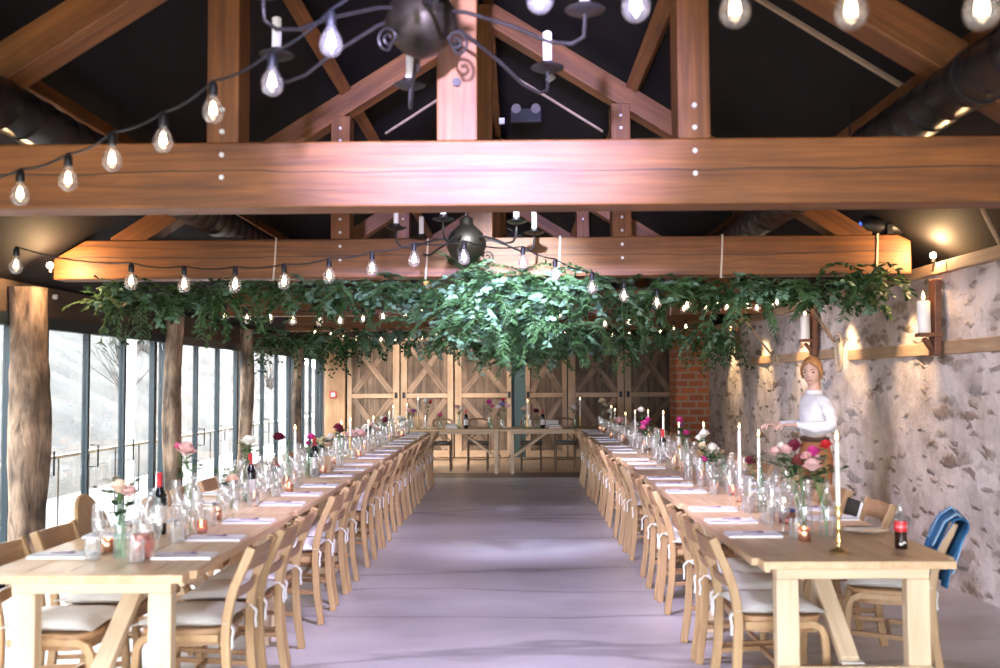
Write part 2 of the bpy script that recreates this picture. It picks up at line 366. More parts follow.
# ------------------------------------------------------------------ mesh helper
class MB:
    def __init__(self):
        self.v = []; self.f = []; self.mi = []; self.cur = 0

    def add(self, vs, fs):
        o = len(self.v)
        self.v += [tuple(p) for p in vs]
        self.f += [tuple(i + o for i in q) for q in fs]
        self.mi += [self.cur] * len(fs)
        return self

    def box(self, x0, x1, y0, y1, z0, z1, R=None, c=None):
        vs = [Vector((x, y, z)) for z in (z0, z1) for y in (y0, y1) for x in (x0, x1)]
        if R is not None:
            vs = [R @ p + (c or Vector()) for p in vs]
        return self.add(vs, [(0, 2, 3, 1), (4, 5, 7, 6), (0, 1, 5, 4), (2, 6, 7, 3), (1, 3, 7, 5), (0, 4, 6, 2)])

    def loft(self, rings, cap=True, closed=True):
        n = len(rings[0]); vs = [p for r in rings for p in r]; fs = []
        for i in range(len(rings) - 1):
            for j in range(n if closed else n - 1):
                k = (j + 1) % n
                fs.append((i * n + j, i * n + k, (i + 1) * n + k, (i + 1) * n + j))
        if cap and closed:
            fs.append(tuple(range(n - 1, -1, -1)))
            fs.append(tuple((len(rings) - 1) * n + j for j in range(n)))
        return self.add(vs, fs)

    def tube(self, pts, r, n=8, cap=True):
        pts = [Vector(p) for p in pts]
        rs = r if isinstance(r, (list, tuple)) else [r] * len(pts)
        rings = []; ref = None
        for i, p in enumerate(pts):
            t = (pts[min(i + 1, len(pts) - 1)] - pts[max(i - 1, 0)])
            if t.length < 1e-9:
                t = Vector((0, 0, 1))
            t.normalize()
            if ref is None:
                ref = Vector((1, 0, 0)) if abs(t.x) < 0.9 else Vector((0, 1, 0))
            a = (ref - t * ref.dot(t))
            if a.length < 1e-6:
                a = Vector((0, 1, 0)) - t * t.y
            a.normalize(); b = t.cross(a); ref = a
            rings.append([p + (a * math.cos(2 * PI * k / n) + b * math.sin(2 * PI * k / n)) * rs[i] for k in range(n)])
        return self.loft(rings, cap)

    def strap(self, pts, w, t, wdir):
        """flat bar swept along pts: w along wdir, t across"""
        pts = [Vector(p) for p in pts]; wd = Vector(wdir).normalized(); rings = []
        for i, p in enumerate(pts):
            d = (pts[min(i + 1, len(pts) - 1)] - pts[max(i - 1, 0)]).normalized()
            nrm = d.cross(wd).normalized()
            a = wd * (w / 2); b = nrm * (t / 2)
            rings.append([p - a - b, p + a - b, p + a + b, p - a + b])
        return self.loft(rings)

    def lathe(self, prof, n=16, c=(0, 0, 0), cap=True):
        c = Vector(c)
        rings = [[c + Vector((r * math.cos(2 * PI * k / n), r * math.sin(2 * PI * k / n), z)) for k in range(n)] for r, z in prof]
        return self.loft(rings, cap)

    def grid(self, fn, nu, nv):
        vs = [fn(i / nu, j / nv) for j in range(nv + 1) for i in range(nu + 1)]
        fs = [(j * (nu + 1) + i, j * (nu + 1) + i + 1, (j + 1) * (nu + 1) + i + 1, (j + 1) * (nu + 1) + i) for j in range(nv) for i in range(nu)]
        return self.add(vs, fs)

    def ball(self, c, rx, ry=None, rz=None, n=14, m=9):
        ry = ry or rx; rz = rz or rx; c = Vector(c)
        rings = []
        for i in range(m + 1):
            a = -PI / 2 + PI * i / m
            cr = max(math.cos(a), 0.02)
            rings.append([c + Vector((rx * cr * math.cos(2 * PI * k / n), ry * cr * math.sin(2 * PI * k / n), rz * math.sin(a))) for k in range(n)])
        return self.loft(rings)

    def mesh(self, name, mats, smooth=None, origin=(0, 0, 0)):
        o = Vector(origin)
        me = bpy.data.meshes.new(name)
        me.from_pydata([(p[0] - o.x, p[1] - o.y, p[2] - o.z) for p in self.v], [], self.f)
        for mt in (mats if isinstance(mats, (list, tuple)) else [mats]):
            me.materials.append(M[mt] if isinstance(mt, str) else mt)
        me.polygons.foreach_set('material_index', self.mi)
        if smooth is not None:
            me.polygons.foreach_set('use_smooth', [True] * len(me.polygons))
            if smooth < 180:
                me.set_sharp_from_angle(angle=math.radians(smooth))
        me.update()
        return me

    def build(self, name, mats, parent=None, smooth=None, origin=(0, 0, 0), bevel=0.0):
        me = self.mesh(name, mats, smooth, origin)
        return link(name, me, parent, bevel)


def link(name, me, parent=None, bevel=0.0, loc=None, rot=None):
    o = bpy.data.objects.new(name, me)
    COL.objects.link(o)
    if parent is not None:
        o.parent = parent
    if loc is not None:
        o.location = loc
    if rot is not None:
        o.rotation_euler = rot
    if bevel:
        md = o.modifiers.new('bevel', 'BEVEL'); md.width = bevel; md.segments = 2; md.limit_method = 'ANGLE'
        md.harden_normals = False
    return o


def tag(o, label, cat, group=None):
    o['label'] = label; o['category'] = cat
    if group:
        o['group'] = group
    return o


def struct(o):
    o['kind'] = 'structure'
    return o


def thing(name, label, cat, loc=(0, 0, 0), rz=0.0, group=None):
    o = bpy.data.objects.new(name, None)
    o.empty_display_size = 0.1
    COL.objects.link(o); o.location = loc; o.rotation_euler = (0, 0, rz)
    if label:
        tag(o, label, cat, group)
    return o


def dup(root, loc, rz=0.0, label=None, group=None, name=None):
    r = root.copy(); COL.objects.link(r); r.location = loc; r.rotation_euler = (0, 0, rz)
    if name:
        r.name = name
    if label:
        r['label'] = label
    if group:
        r['group'] = group
    for ch in root.children:
        c = ch.copy(); COL.objects.link(c); c.parent = r
        for g in ch.children:
            d = g.copy(); COL.objects.link(d); d.parent = c
    return r


def bar(name, p0, p1, w, h, mat, parent=None, origin=(0, 0, 0), bevel=0.006, up=(0, 0, 1), ext=0.0):
    """square bar from p0 to p1; local X runs along it; w = horizontal width, h = height in the up direction"""
    o = Vector(origin); p0 = Vector(p0) - o; p1 = Vector(p1) - o
    d = p1 - p0; L = d.length; x = d.normalized(); u = Vector(up)
    y = u.cross(x).normalized(); z = x.cross(y)
    mb = MB().box(-L / 2 - ext, L / 2 + ext, -w / 2, w / 2, -h / 2, h / 2)
    ob = mb.build(name, mat, parent, bevel=bevel)
    mt = Matrix((x, y, z)).transposed()
    ob.matrix_local = Matrix.Translation((p0 + p1) / 2) @ mt.to_4x4()
    return ob


ORD = ['first', 'second', 'third', 'fourth', 'fifth', 'sixth', 'seventh', 'eighth', 'ninth', 'tenth', 'eleventh', 'twelfth', 'thirteenth',
       'fourteenth', 'fifteenth', 'sixteenth', 'seventeenth', 'eighteenth', 'nineteenth', 'twentieth']
# ================================================================== the room
XL, XR, YB, YF = -3.95, 3.25, -2.5, 20.0
CX = -0.2                                   # roof centre line


def roof_z(x, off=0.0):
    return 4.77 - 0.64 * abs(x - CX) + off


struct(tag(MB().box(XL - 0.1, XR + 0.1, YB, 15.76, -0.12, 0).build('floor', 'floor'), 'polished grey concrete floor with hairline cracks', 'floor'))
struct(tag(MB().box(XL - 0.1, XR + 0.1, 15.76, 16.63, -0.12, 0.0).build('floor_dark_strip', 'darkstrip'), 'dark strip of floor under the head table', 'floor'))  # a darker strip across the full width of the floor
struct(tag(MB().box(XL - 0.1, XR + 0.1, 16.63, 20.3, -0.12, 0.0).build('floor_boards', 'deck'), 'pale boarded floor in front of the barn doors', 'floor'))

for side, s in (('left', -1), ('right', 1)):
    mb = MB()
    xe = XL - 0.45 if s < 0 else XR + 0.45
    a, b = Vector((CX, 0, 4.77)), Vector((xe, 0, roof_z(xe)))
    n = Vector((s * 0.64, 0, 1)).normalized() * 0.12
    mb.loft([[Vector((p.x, y, p.z)) for p in (a, b, b + n, a + n)] for y in (YB - 0.3, YF + 0.3)])
    struct(tag(mb.build('ceiling_' + side, 'roof'), 'black boarded underside of the %s roof slope' % side, 'ceiling'))

# left wall: lintel over a run of folding glass doors
struct(tag(MB().box(XL - 0.1, XL + 0.04, YB, YF, 2.10, roof_z(XL) - 0.02).build('wall_left', 'lintel'), 'dark timber lintel wall above the glass doors', 'wall'))
WIN = [(-1.3, 1.75), (1.75, 4.85), (4.85, 7.95), (7.95, 10.97), (10.97, 14.12), (14.12, 17.3), (17.3, 19.72)]
for k, (y0, y1) in enumerate(WIN):
    w = thing('window_%d' % (k + 1), None, None, (XL, (y0 + y1) / 2, 0))
    struct(w)
    w['label'] = 'steel framed folding glass doors, %s bay of the left wall from the near end' % ORD[k]; w['category'] = 'window'
    org = (XL, (y0 + y1) / 2, 0)
    n = 3
    mb = MB().box(XL - 0.05, XL + 0.05, y0 + .05, y1 - .05, 2.0, 2.1).box(XL - 0.05, XL + 0.05, y0 + .05, y1 - .05, 0.0, 0.05)
    mb.box(XL - 0.05, XL + 0.05, y0 + 0.05, y0 + 0.12, .05, 2.0).box(XL - 0.05, XL + 0.05, y1 - 0.12, y1 - 0.05, .05, 2.0)
    mb.build('window_frame', 'steel', w, origin=org)
    y1b = y1 - 0.42
    lw = (y1b - y0 - 0.12) / n
    for i in range(1, n + 1):
        ym = y0 + 0.12 + lw * i
        hw = 0.02 if i < n else 0.04
        MB().box(XL - 0.028, XL + 0.028, ym - hw, ym + hw, 0.05, 2.0).build('mullion', 'steel', w, origin=org)
    e = [y0 + .12] + [y0 + .12 + lw * i for i in range(1, n + 1)] + [y1 - .12]
    for i in range(len(e) - 1):
        MB().box(XL - 0.006, XL + 0.006, e[i] + .02, e[i + 1] - .02, 0.04, 2.01).build('pane', 'pane', w, origin=org)
    for i in range(n):
        yh = e[i] + (0.05 if i else 0.02)
        MB().tube([(XL + 0.03, yh, .98), (XL + 0.10, yh, .98), (XL + 0.10, yh, .78), (XL + 0.03, yh, .78)], 0.008, 6).build('handle', 'black', w, origin=org)

# right wall: rubble stone, then a brick return at the far end
mb = MB()
NY, NZ = 150, 22


def wallp(u, v):
    y = YB + (15.6 - YB) * u; z = 2.34 * v
    r = math.sin(y * 5.1 + z * 7) * 0.006 + math.sin(y * 11.3 - z * 13.1) * 0.006 + U(-.008, .008)
    return (XR + r, y, z)


g = MB().grid(wallp, NY, NZ)
g.box(XR + .04, XR + .5, YB, 15.6, 0, 2.34)
struct(tag(g.build('wall_right', 'stone', smooth=180), 'lime washed rubble stone wall along the right side', 'wall'))
struct(tag(MB().box(XR, XR + .5, 15.6, 20.0, 0, 2.34).build('wall_right_end', 'stone'), 'far end of the stone wall behind the brick pier', 'wall'))
struct(tag(MB().box(2.70, XR + .04, 16.4, 17.1, 0, 2.42).build('wall_pier', 'brick', bevel=.01), 'orange red brick pier at the far end of the stone wall', 'wall'))
yy = YB; i = 0
while yy < 20:
    L = min(1.62, 20 - yy)
    o = MB().box(XR - .05, XR + .30, yy + .004, yy + L - .004, 2.34, 2.43).build('trim_%d' % (i + 1), 'plate', bevel=.008)
    struct(tag(o, 'timber wall plate on top of the stone wall, %s length from the near end' % ORD[i], 'wall plate'))
    yy += L; i += 1
for k, (a, b) in enumerate(((5.2, 9.5), (9.9, 13.4))):
    struct(tag(MB().box(XR - .022, XR + .05, a, b, 1.73 + .03 * k, 1.83 + .03 * k).build('trim_%d' % (i + 1 + k), 'plate', bevel=.006),
               'timber ledge let into the stone wall, %s length' % ('near', 'far')[k], 'ledge'))

# far gable wall with barn doors, and the gable behind the camera with its wide open doorway
mb = MB()
mb.loft([[(XL - .1, y, 0), (XR + .5, y, 0), (XR + .5, y, roof_z(XR + .5) - .02), (CX, y, 4.75), (XL - .1, y, roof_z(XL - .1) - .02)] for y in (20.0, 20.2)])
struct(tag(mb.build('wall_far', 'plasterw'), 'dark gable wall behind the barn doors', 'wall'))
mb = MB()
mb.box(XL - .1, -3.7, YB - .2, YB, 0, 2.25).box(3.2, XR + .5, YB - .2, YB, 0, 2.25)
mb.loft([[(XL - .1, y, 2.25), (XR + .5, y, 2.25), (XR + .5, y, 2.45), (CX, y, 4.75), (XL - .1, y, 2.45)] for y in (YB - .2, YB)])
struct(tag(mb.build('wall_near', 'plasterw'), 'gable wall with a wide open doorway', 'wall'))

struct(tag(MB().box(-3.9, -3.48, 19.86, 19.98, 0, 2.6).build('trim_20', 'panel', bevel=.01), 'warm timber panel beside the first barn door', 'panel'))
struct(tag(MB().box(-.2, 1.1, 19.95, 19.99, 0, 2.5).build('trim_21', 'teal'), 'teal grey panel behind the gap between the doors', 'panel'))
struct(tag(MB().box(-3.48, 3.23, 19.84, 19.98, 2.47, 2.6).build('trim_22', 'lintel', bevel=.01), 'dark beam above the barn doors', 'beam'))


def barn_door(k, x0, x1, ang=0.0, hinge='r', stl=.10, str_=.10):
    hx = x1 if hinge == 'r' else x0
    org = (hx, 19.82, 0)
    d = thing('door_%d' % k, 'weathered plank barn door with crossed braces, %s from the left' % ORD[k - 1], 'door', org, ang)
    struct(d)
    Y = 19.82
    w = x1 - x0
    mb = MB(); n = 8
    for i in range(n):
        a = x0 + w * i / n
        mb.box(a + .003, a + w / n - .003, Y - .005 + U(-.004, .004), Y + .03, .03, 2.44)
    mb.build('plank_panel', 'door', d, origin=org)
    for a, b in ((x0, x0 + stl), (x1 - str_, x1)):
        bar('stile', ((a + b) / 2, Y - .03, .02), ((a + b) / 2, Y - .03, 2.46), b - a, .05, 'doorframe', d, org, up=(0, 1, 0))
    for z, h in ((.09, .14), (1.27, .09), (2.40, .11)):
        bar('rail', (x0 + stl, Y - .028, z), (x1 - str_, Y - .028, z), .045, h, 'doorframe', d, org)
    xa, xb = x0 + stl + .05, x1 - str_ - .05
    for z0, z1 in ((.2, 1.18), (1.36, 2.32)):
        bar('brace', (xa, Y - .012, z0), (xb, Y - .012, z1), .02, .12, 'doorx', d, org, ext=.03)
        bar('brace', (xa, Y - .034, z1), (xb, Y - .034, z0), .02, .12, 'doorx', d, org, ext=.03)
    hx2 = x0 + stl / 2 if hinge == 'r' else x1 - str_ / 2
    MB().box(hx2 - .03, hx2 + .03, Y - .068, Y - .055, 1.22, 1.34).build('latch', 'black', d, origin=org)


barn_door(1, -3.42, -2.36, stl=.09, str_=.13, hinge='l')
barn_door(2, -2.33, -1.26, stl=.13, str_=.12)
barn_door(3, -1.23, -.08, stl=.14, str_=.09, hinge='l')
barn_door(4, .20, 1.04, ang=math.radians(7), stl=.09, str_=.09)
barn_door(5, 1.07, 2.20, stl=.15, str_=.13, hinge='l')
barn_door(6, 2.22, 3.22, stl=.13, str_=.06)

t = thing('fire_call_point', 'small red and white fire call point on the timber panel', 'alarm', (-3.72, 19.84, 1.30))
MB().box(-.07, .07, -.02, .02, -.07, .07).build('case', 'redbook', t, bevel=.006)
MB().box(-.042, .042, -.028, -.018, -.042, .042).build('push_plate', 'white', t)

# ------------------------------------------------------------------ outside, seen through the glass
struct(tag(MB().box(-6.3, XL - .1, -14, 32, -.2, -.01).build('ground_paving', 'paving'), 'pale paving outside the glass doors', 'paving'))
struct(tag(MB().box(XL - .1, 14, -14, YB, -.2, -.01).build('ground_yard', 'paving'), 'pale paving in front of the open doorway', 'paving'))


def hillp(u, v):
    x = -6.3 - 22 * u; y = -10 + 62 * v
    z = -0.02 + 6.2 * (1 - math.exp(-2.4 * u)) + (math.sin(y * .9 + x) * .10 + math.sin(y * 2.3 - x * 1.7) * .07 + U(-.06, .06)) * min(1, u * 8)
    return (x, y, z)


struct(tag(MB().grid(hillp, 60, 130).build('hill', 'hill', smooth=180), 'dry grassy bank rising outside the glass doors', 'bank'))
for k, y in enumerate((12.6, 16.8, 20.8)):
    o = MB().tube([(-5.0, y, -.01), (-5.0, y, 2.6)], .06, 10).build('veranda_post', 'white', smooth=40)
    o.data.transform(Matrix.Translation((5.0, -y, 0))); o.location = (-5.0, y, 0)
    tag(o, 'slim white post outside the glass doors, %s from the near end' % ORD[k], 'post', 'white posts outside')
t = thing('garden_railing', 'timber handrail on black balusters outside the glass doors', 'railing', (-4.75, 14, -.01))
bar('handrail', (-4.75, 7.0, .79), (-4.75, 24, .79), .06, .035, 'tablebar', t, (-4.75, 14, -.01))
for i in range(24):
    y = 7.2 + i * .72
    MB().box(-4.757, -4.743, y - .007, y + .007, -.01, .775).build('baluster', 'black', t, origin=(-4.75, 14, -.01))
for k in range(9):
    x, y = -8.5 - 1.1 * (k % 4) - U(0, .5), 9.5 + k * 3.0 + U(-.6, .6)
    mb = MB(); random.seed(40 + k)
    zb = -0.02 + 6.2 * (1 - math.exp(-2.4 * ((-6.3 - x) / 22))) - .1
    for i in range(26):
        p = Vector((x, y, zb)); d = Vector((U(-.7, .7), U(-.7, .7), 1)).normalized(); pts = [p]
        for j in range(4):
            d = (d + Vector((U(-.35, .35), U(-.35, .35), U(-.1, .2)))).normalized(); p = p + d * U(.25, .5); pts.append(p)
        mb.tube(pts, [.016, .012, .009, .006, .004], 4)
    o = mb.build('bare_shrub', 'twig', origin=(x, y, zb)); o.location = (x, y, zb)
    tag(o, 'leafless twiggy shrub on the bank outside, %s from the near end' % ORD[k], 'shrub', 'shrubs on the bank')
random.seed(11)

# ------------------------------------------------------------------ tree-trunk posts
PY = (1.6, 4.6, 7.5, 10.77, 13.6, 16.95)
for k, (y, r) in enumerate(zip(PY, (.13, .14, .135, .098, .09, .08))):
    rings = []; px, py = 0, 0
    random.seed(70 + k); ph = [U(0, 6) for _ in range(6)]
    H = roof_z(-3.80) - .17
    for i in range(25):
        z = H * i / 24
        px = .03 * math.sin(z * 1.7 + ph[0]); py = .035 * math.sin(z * 2.1 + ph[1])
        ring = []
        for j in range(18):
            a = 2 * PI * j / 18
            rr = r * (1 + .10 * math.sin(3 * a + ph[2] + z) + .08 * math.sin(5 * a + ph[3] - z * 1.3) + .06 * math.sin(z * 4 + ph[4]) + U(-.035, .035))
            ring.append((px + rr * math.cos(a), py + rr * math.sin(a), z))
        rings.append(ring)
    o = MB().loft(rings).build('timber_post', 'bark', smooth=60)
    o.location = (-3.79, y, 0)
    tag(o, 'rough tree trunk post before the glass doors, %s from the near end' % ORD[k], 'post', 'tree trunk posts along the glass')
random.seed(12)

# ------------------------------------------------------------------ roof trusses
def truss(Y, label):
    D = .20; yc = Y + D / 2; org = (CX, yc, 2.35)
    t = thing('roof_truss', label, 'roof truss', org, 0, 'timber roof trusses')
    zt, zb = 2.676, 2.366
    xa, xb = CX - 3.45, CX + 3.30
    # tie beam with its ends cut to the roof slope
    mb = MB()
    prof = [(xa, zb), (xb, zb), (xb, roof_z(xb) - .03), (CX + 3.2, zt), (CX - 3.2, zt), (xa, roof_z(xa) - .03)]
    mb.loft([[(x, y, z) for x, z in prof] for y in (Y, Y + D)])
    mb.build('tie_beam', 'beam', t, origin=org, bevel=.010)
    bar('king_post', (-.267, yc, zt), (-.267, yc, 4.55), .19, D - .01, 'beam', t, org, up=(0, 1, 0))
    for x in (-1.375, .846):
        bar('queen_post', (x, yc, zt), (x, yc, roof_z(x) - .36), .152, D - .01, 'beam', t, org, up=(0, 1, 0))
        for z in (2.83, 2.725, 2.615, 2.508, roof_z(x) - .46, roof_z(x) - .56):
            MB().tube([(x, Y - .008, z), (x, Y + .01, z)], .0125, 6).build('bolt', 'bolt', t, origin=org)
    for z in (2.95, 3.12):
        MB().tube([(-.267, Y - .010, z), (-.267, Y + .01, z)], .022, 8).build('bolt', 'iron', t, origin=org)
    n = Vector((.64, 0, 1)).normalized()
    for s in (-1, 1):
        x0, x1 = CX + s * 2.86, CX + s * .05
        off = -.15 / n.z * 1 - .105
        bar('rafter', (x0 - s * -.05, yc, roof_z(x0) + off), (x1, yc, roof_z(x1) + off), D - .02, .172, 'beam', t, org, ext=.06)
    return t


truss(4.51, 'heavy oak roof truss nearest the camera')
truss(7.6, 'oak roof truss with greenery along its tie beam, second from the camera')
truss(11.9, 'oak roof truss half hidden by greenery, third from the camera')
truss(15.4, 'oak roof truss deep in the hall, farthest from the camera')

rn = {-1: Vector((-.64, 0, 1)), 1: Vector((.64, 0, 1))}
for s, x, off, w, h, nm in ((-1, -2.6, -.12, .11, .15, 'lower left'), (1, 2.2, -.12, .11, .15, 'lower right'), (-1, -1.37, -.11, .10, .15, 'upper left'), (1, .97, -.11, .10, .15, 'upper right')):
    z = roof_z(x) + off
    o = bar('purlin', (x, YB, z), (x, 19.95, z), w, h, 'beam', None, up=rn[s])
    tag(o, 'long roof purlin, %s slope of the black roof' % nm, 'purlin', 'roof purlins')
o = bar('ridge_beam', (CX, YB, 4.66), (CX, 19.95, 4.66), .08, .16, 'beam')
tag(o, 'ridge beam along the top of the black roof', 'beam')
for s, y, xa, xb, lab in ((1, 5.5, 1.05, 2.30, 'thin pale batten on the right roof slope beyond the near truss'), (1, 9.7, .05, .9, 'thin pale batten on the roof slope beside the smoke detector'),
                          (1, 9.9, 1.02, 2.1, 'thin pale batten low on the roof slope behind the second truss'), (-1, 9.7, -1.3, -.45, 'thin pale batten on the left roof slope behind the king post')):
    o = bar('roof_batten', (xa, y, roof_z(xa) - .012), (xb, y, roof_z(xb) - .012), .035, .02, 'batten', None, bevel=0)
    tag(o, lab, 'batten')

# ducts
for x, nm in ((-2.4, 'left'), (2.0, 'right')):
    org = (x, 8, 2.845)
    t = thing('air_duct', 'black spiral air duct hung under the %s roof slope' % nm, 'duct', org)
    pts, rs = [], []
    y = -2.0
    while y < 18:
        for dy, r in ((0, .122), (.012, .127), (.024, .122), (.18, .122)):
            pts.append((x, y + dy, 2.845)); rs.append(r)
        y += .2
    MB().tube(pts, rs, 20).build('pipe', 'duct', t, smooth=60, origin=org)
    for i, y in enumerate((1.2, 4.15, 6.1, 9.4, 12.6, 16)):
        MB().tube([(x + (.12 if x > 0 else -.12), y, 2.845), (x + (.12 if x > 0 else -.12), y, roof_z(x + (.12 if x > 0 else -.12)))], .006, 6).build('hanger', 'black', t, origin=org)
        MB().tube([(x, y - .02, 2.845), (x, y + .02, 2.845)], .131, 20).build('strap', 'black', t, smooth=60, origin=org)

# small fittings in the roof
p = Vector((.33, 9.0, roof_z(.33)))
t = thing('smoke_detector', 'round white smoke detector on the black roof slope', 'smoke detector', p)
t.rotation_euler = (PI, math.atan(.64) * -1, 0)
MB().lathe([(.06, 0), (.06, .03), (.055, .035)], 18).build('base', 'black', t, smooth=40)
MB().lathe([(.058, .03), (.058, .05), (.045, .068), (.02, .075), (.0, .075)], 18).build('cover', 'white', t, smooth=40)
p = at(526, 112, 9.9)
t = thing('emergency_light', 'twin lamp emergency light high on the third truss', 'lamp', p)
MB().box(-.16, .16, .0, .08, -.10, .04).build('case', 'black', t, bevel=.008)
for dx in (-.10, .10):
    MB().tube([(dx, -.06, .02), (dx, .0, .03)], [.05, .042], 14).build('lamp_head', 'iron', t, smooth=40)
MB().box(-.28, -.22, -.01, .03, -.12, -.06).build('indicator', 'white', t)
t = thing('stage_spotlight', 'black stage spotlight lying on the end of the second tie beam', 'spotlight', (2.93, 7.68, 2.682))
MB().tube([(-.20, -.02, .075), (-.16, -.02, .075), (.12, -.02, .07), (.17, -.02, .06)], [.05, .072, .07, .03], 16).build('body', 'black', t, smooth=40)
MB().strap([(.0, -.10, .07), (.0, -.10, .0), (.0, .07, .0), (.0, .07, .07)], .04, .008, (1, 0, 0)).build('yoke', 'black', t)
bar('arm', (.08, 0, .05), (.15, 0, .24), .03, .03, 'black', t, bevel=0)
MB().tube([(-.203, -.02, .075), (-.20, -.02, .075)], .03, 12).build('lens', emit('blue_indicator', (.05, .12, 1), 1.2), t)
o = MB().box(-2.95, -2.15, 7.62, 7.74, 2.678, 2.70).build('cable_tray', 'black'); o.data.transform(Matrix.Translation((2.55, -7.68, -2.678))); o.location = (-2.55, 7.68, 2.678)
tag(o, 'flat black cable tray lying on the left end of the second tie beam', 'cable tray')


# ------------------------------------------------------------------ chandeliers
def chandelier(loc, rz, label, R=.53, dz=0.0):
    t = thing('chandelier', label, 'chandelier', loc, rz)
    MB().lathe([(.0, -.155), (.03, -.15), (.075, -.128), (.12, -.085), (.146, -.03), (.15, .0), (.142, .04), (.115, .09), (.07, .13), (.05, .15), (.05, .19), (.02, .21)], 28).build('globe', 'bronze', t, smooth=70)
    zt = roof_z(loc[0]) - .1 - loc[2]
    MB().tube([(0, 0, .20), (0, 0, zt)], .012, 8).build('stem', 'iron', t, smooth=40)
    for k in range(6):
        a = 2 * PI * k / 6
        ca, sa = math.cos(a), math.sin(a)
        P = lambda r, z: (r * ca, r * sa, z + dz * max(0, (r - .1) / (R - .1)) ** 1.0)
        arm = MB().tube([P(.10, .03), P(.2, .035), P(R * .6, .0), P(R * .79, -.04), P(R * .925, -.035), P(R - .005, .0), P(R, .05), P(R, .09)], .0085, 7).build('arm', 'iron', t, smooth=50)
        MB().lathe([(.014, .088), (.05, .092), (.075, .104), (.078, .108), (.05, .10), (.03, .10), (.028, .135), (.022, .135)], 18, P(R, 0)).build('drip_pan', 'iron', t, smooth=50)
        MB().lathe([(.02, .11), (.02, .27), (.012, .275)], 12, P(R, 0)).build('candle_tube', 'wax', t, smooth=40)
        if k % 2 == 0:
            pts = []
            for i in range(22):
                th = i / 21 * 4.4 * PI * .8; rr = .052 * (1 - i / 24)
                pts.append(P(.16 + rr * math.sin(th), -.09 - rr * math.cos(th) * 1))
            pts = [P(.10, -.05)] + pts
            MB().tube(pts, .0065, 6).build('scroll', 'iron', t, smooth=50)
    return t


chandelier((-.38, 3.94, 3.03), math.radians(-20), 'wrought iron chandelier with a bronze globe, cut off by the top of the picture', .70, -.16)
chandelier((-.36, 7.25, 2.575), math.radians(15), 'small iron chandelier with a bronze globe hanging before the garlanded beam')


# ------------------------------------------------------------------ candle sconces on the stone wall
def sconce(px, Y, zb, lab, clab):
    x = XR
    org = (x, Y, zb)
    t = thing('wall_sconce', lab, 'sconce', org)
    bar('back_board', (x - .075, Y + .05, zb - .18), (x - .06, Y + .05, zb + .40), .12, .05, 'sconcewood', t, org, up=(1, 0, 0))
    bar('bracket', (x - .22, Y + .02, zb - .022), (x - .04, Y + .02, zb - .022), .09, .03, 'sconcewood', t, org)
    bar('strut', (x - .17, Y + .02, zb - .05), (x - .09, Y + .03, zb - .15), .05, .03, 'sconcewood', t, org)
    c = thing('pillar_candle', clab, 'candle', (x - .165, Y + .02, zb - .006))
    MB().lathe([(.044, 0), (.047, .006), (.047, .232), (.042, .24), (.036, .236), (.0, .232)], 20).build('wax_body', 'wax', c, smooth=50)
    MB().tube([(0, 0, .23), (0, 0, .255)], .003, 5).build('wick', 'wick', c)
    MB().lathe([(.0, .245), (.011, .258), (.013, .272), (.008, .295), (.0, .318)], 10).build('flame', 'flame', c, smooth=180)


sconce(935, 7.35, 1.90, 'red brown wooden candle bracket on the stone wall, nearest the camera', 'lit pillar candle on the wooden wall bracket nearest the camera')
sconce(815, 10.35, 1.985, 'red brown wooden candle bracket on the stone wall, behind the standing person', 'lit pillar candle on the wall bracket above the standing person')
sconce(738, 13.9, 2.01, 'red brown wooden candle bracket on the stone wall, nearest the brick pier', 'lit pillar candle on the wall bracket nearest the brick pier')

# sticks, ropes and bare lamps by the wall
for nm, a, b, lab in (('wooden_stick', (2.53, 11.15, 2.38), (3.24, 12.25, 1.83), 'pale stick slanting from the greenery to the wall ledge, farther of two'),
                      ('wooden_stick', (2.33, 7.95, 2.26), (3.215, 9.84, 1.93), 'pale stick slanting from the greenery to the rope bundle, nearer of two'),
                      ('wooden_stick', tuple(at(976, 196, 6.2)), tuple(at(1004, 252, 6.55)), 'short pale stick standing against the roof at the right edge')):
    a, b = Vector(a), Vector(b); mid = (a + b) / 2
    d = (b - a)
    o = MB().tube([a - mid, d * .02, b - mid], [.013, .015, .013], 8).build(nm, 'batten', smooth=60); o.location = mid
    tag(o, lab, 'stick')


def rope_bundle(name, c, size, n, lab):
    mb = MB(); c = Vector(c)
    for i in range(n):
        a0 = U(0, 6.28); pts = []
        rr = U(.5, 1)
        for j in range(15):
            a = a0 + j / 14 * 2 * PI
            pts.append((U(-.012, .012) - .02 - .015 * math.sin(a * 2 + i), size[0] * rr * math.cos(a) + U(-.008, .008), size[1] * rr * math.sin(a) + U(-.008, .008)))
        mb.tube(pts, .008, 6)
    o = mb.build(name, 'rope', smooth=70); o.location = c
    return tag(o, lab, 'rope')


rope_bundle('rope_coil', (XR + .01, 12.1, 1.80), (.15, .07), 9, 'coil of pale rope on the wall ledge by the farther stick')
rope_bundle('rope_coil', (XR + .01, 9.75, 1.82), (.10, .20), 12, 'hanging bundle of pale rope on the wall beside the standing person')
for x, y, z, lab in ((3.19, 7.42, 2.432, 'glowing bare lamp on the wall plate at the right end of the garlanded beam'), (-3.58, 7.40, 2.40, 'glowing bare lamp by the tree trunk post at the left end of the beam')):
    t = thing('bare_lamp', lab, 'lamp', (x, y, z))
    MB().lathe([(.018, 0), (.018, .03), (.012, .034)], 10).build('lamp_holder', 'black', t, smooth=40)
    MB().ball((0, 0, .055), .024).build('lamp_glass', 'lamp', t, smooth=180)
o = tag(MB().lathe([(.02, 0), (.022, .004), (.022, .03), (.0, .033)], 12).build('sensor_knob', 'white', smooth=40), 'tiny white ring on the dark lintel by the first trunk post', 'sensor')
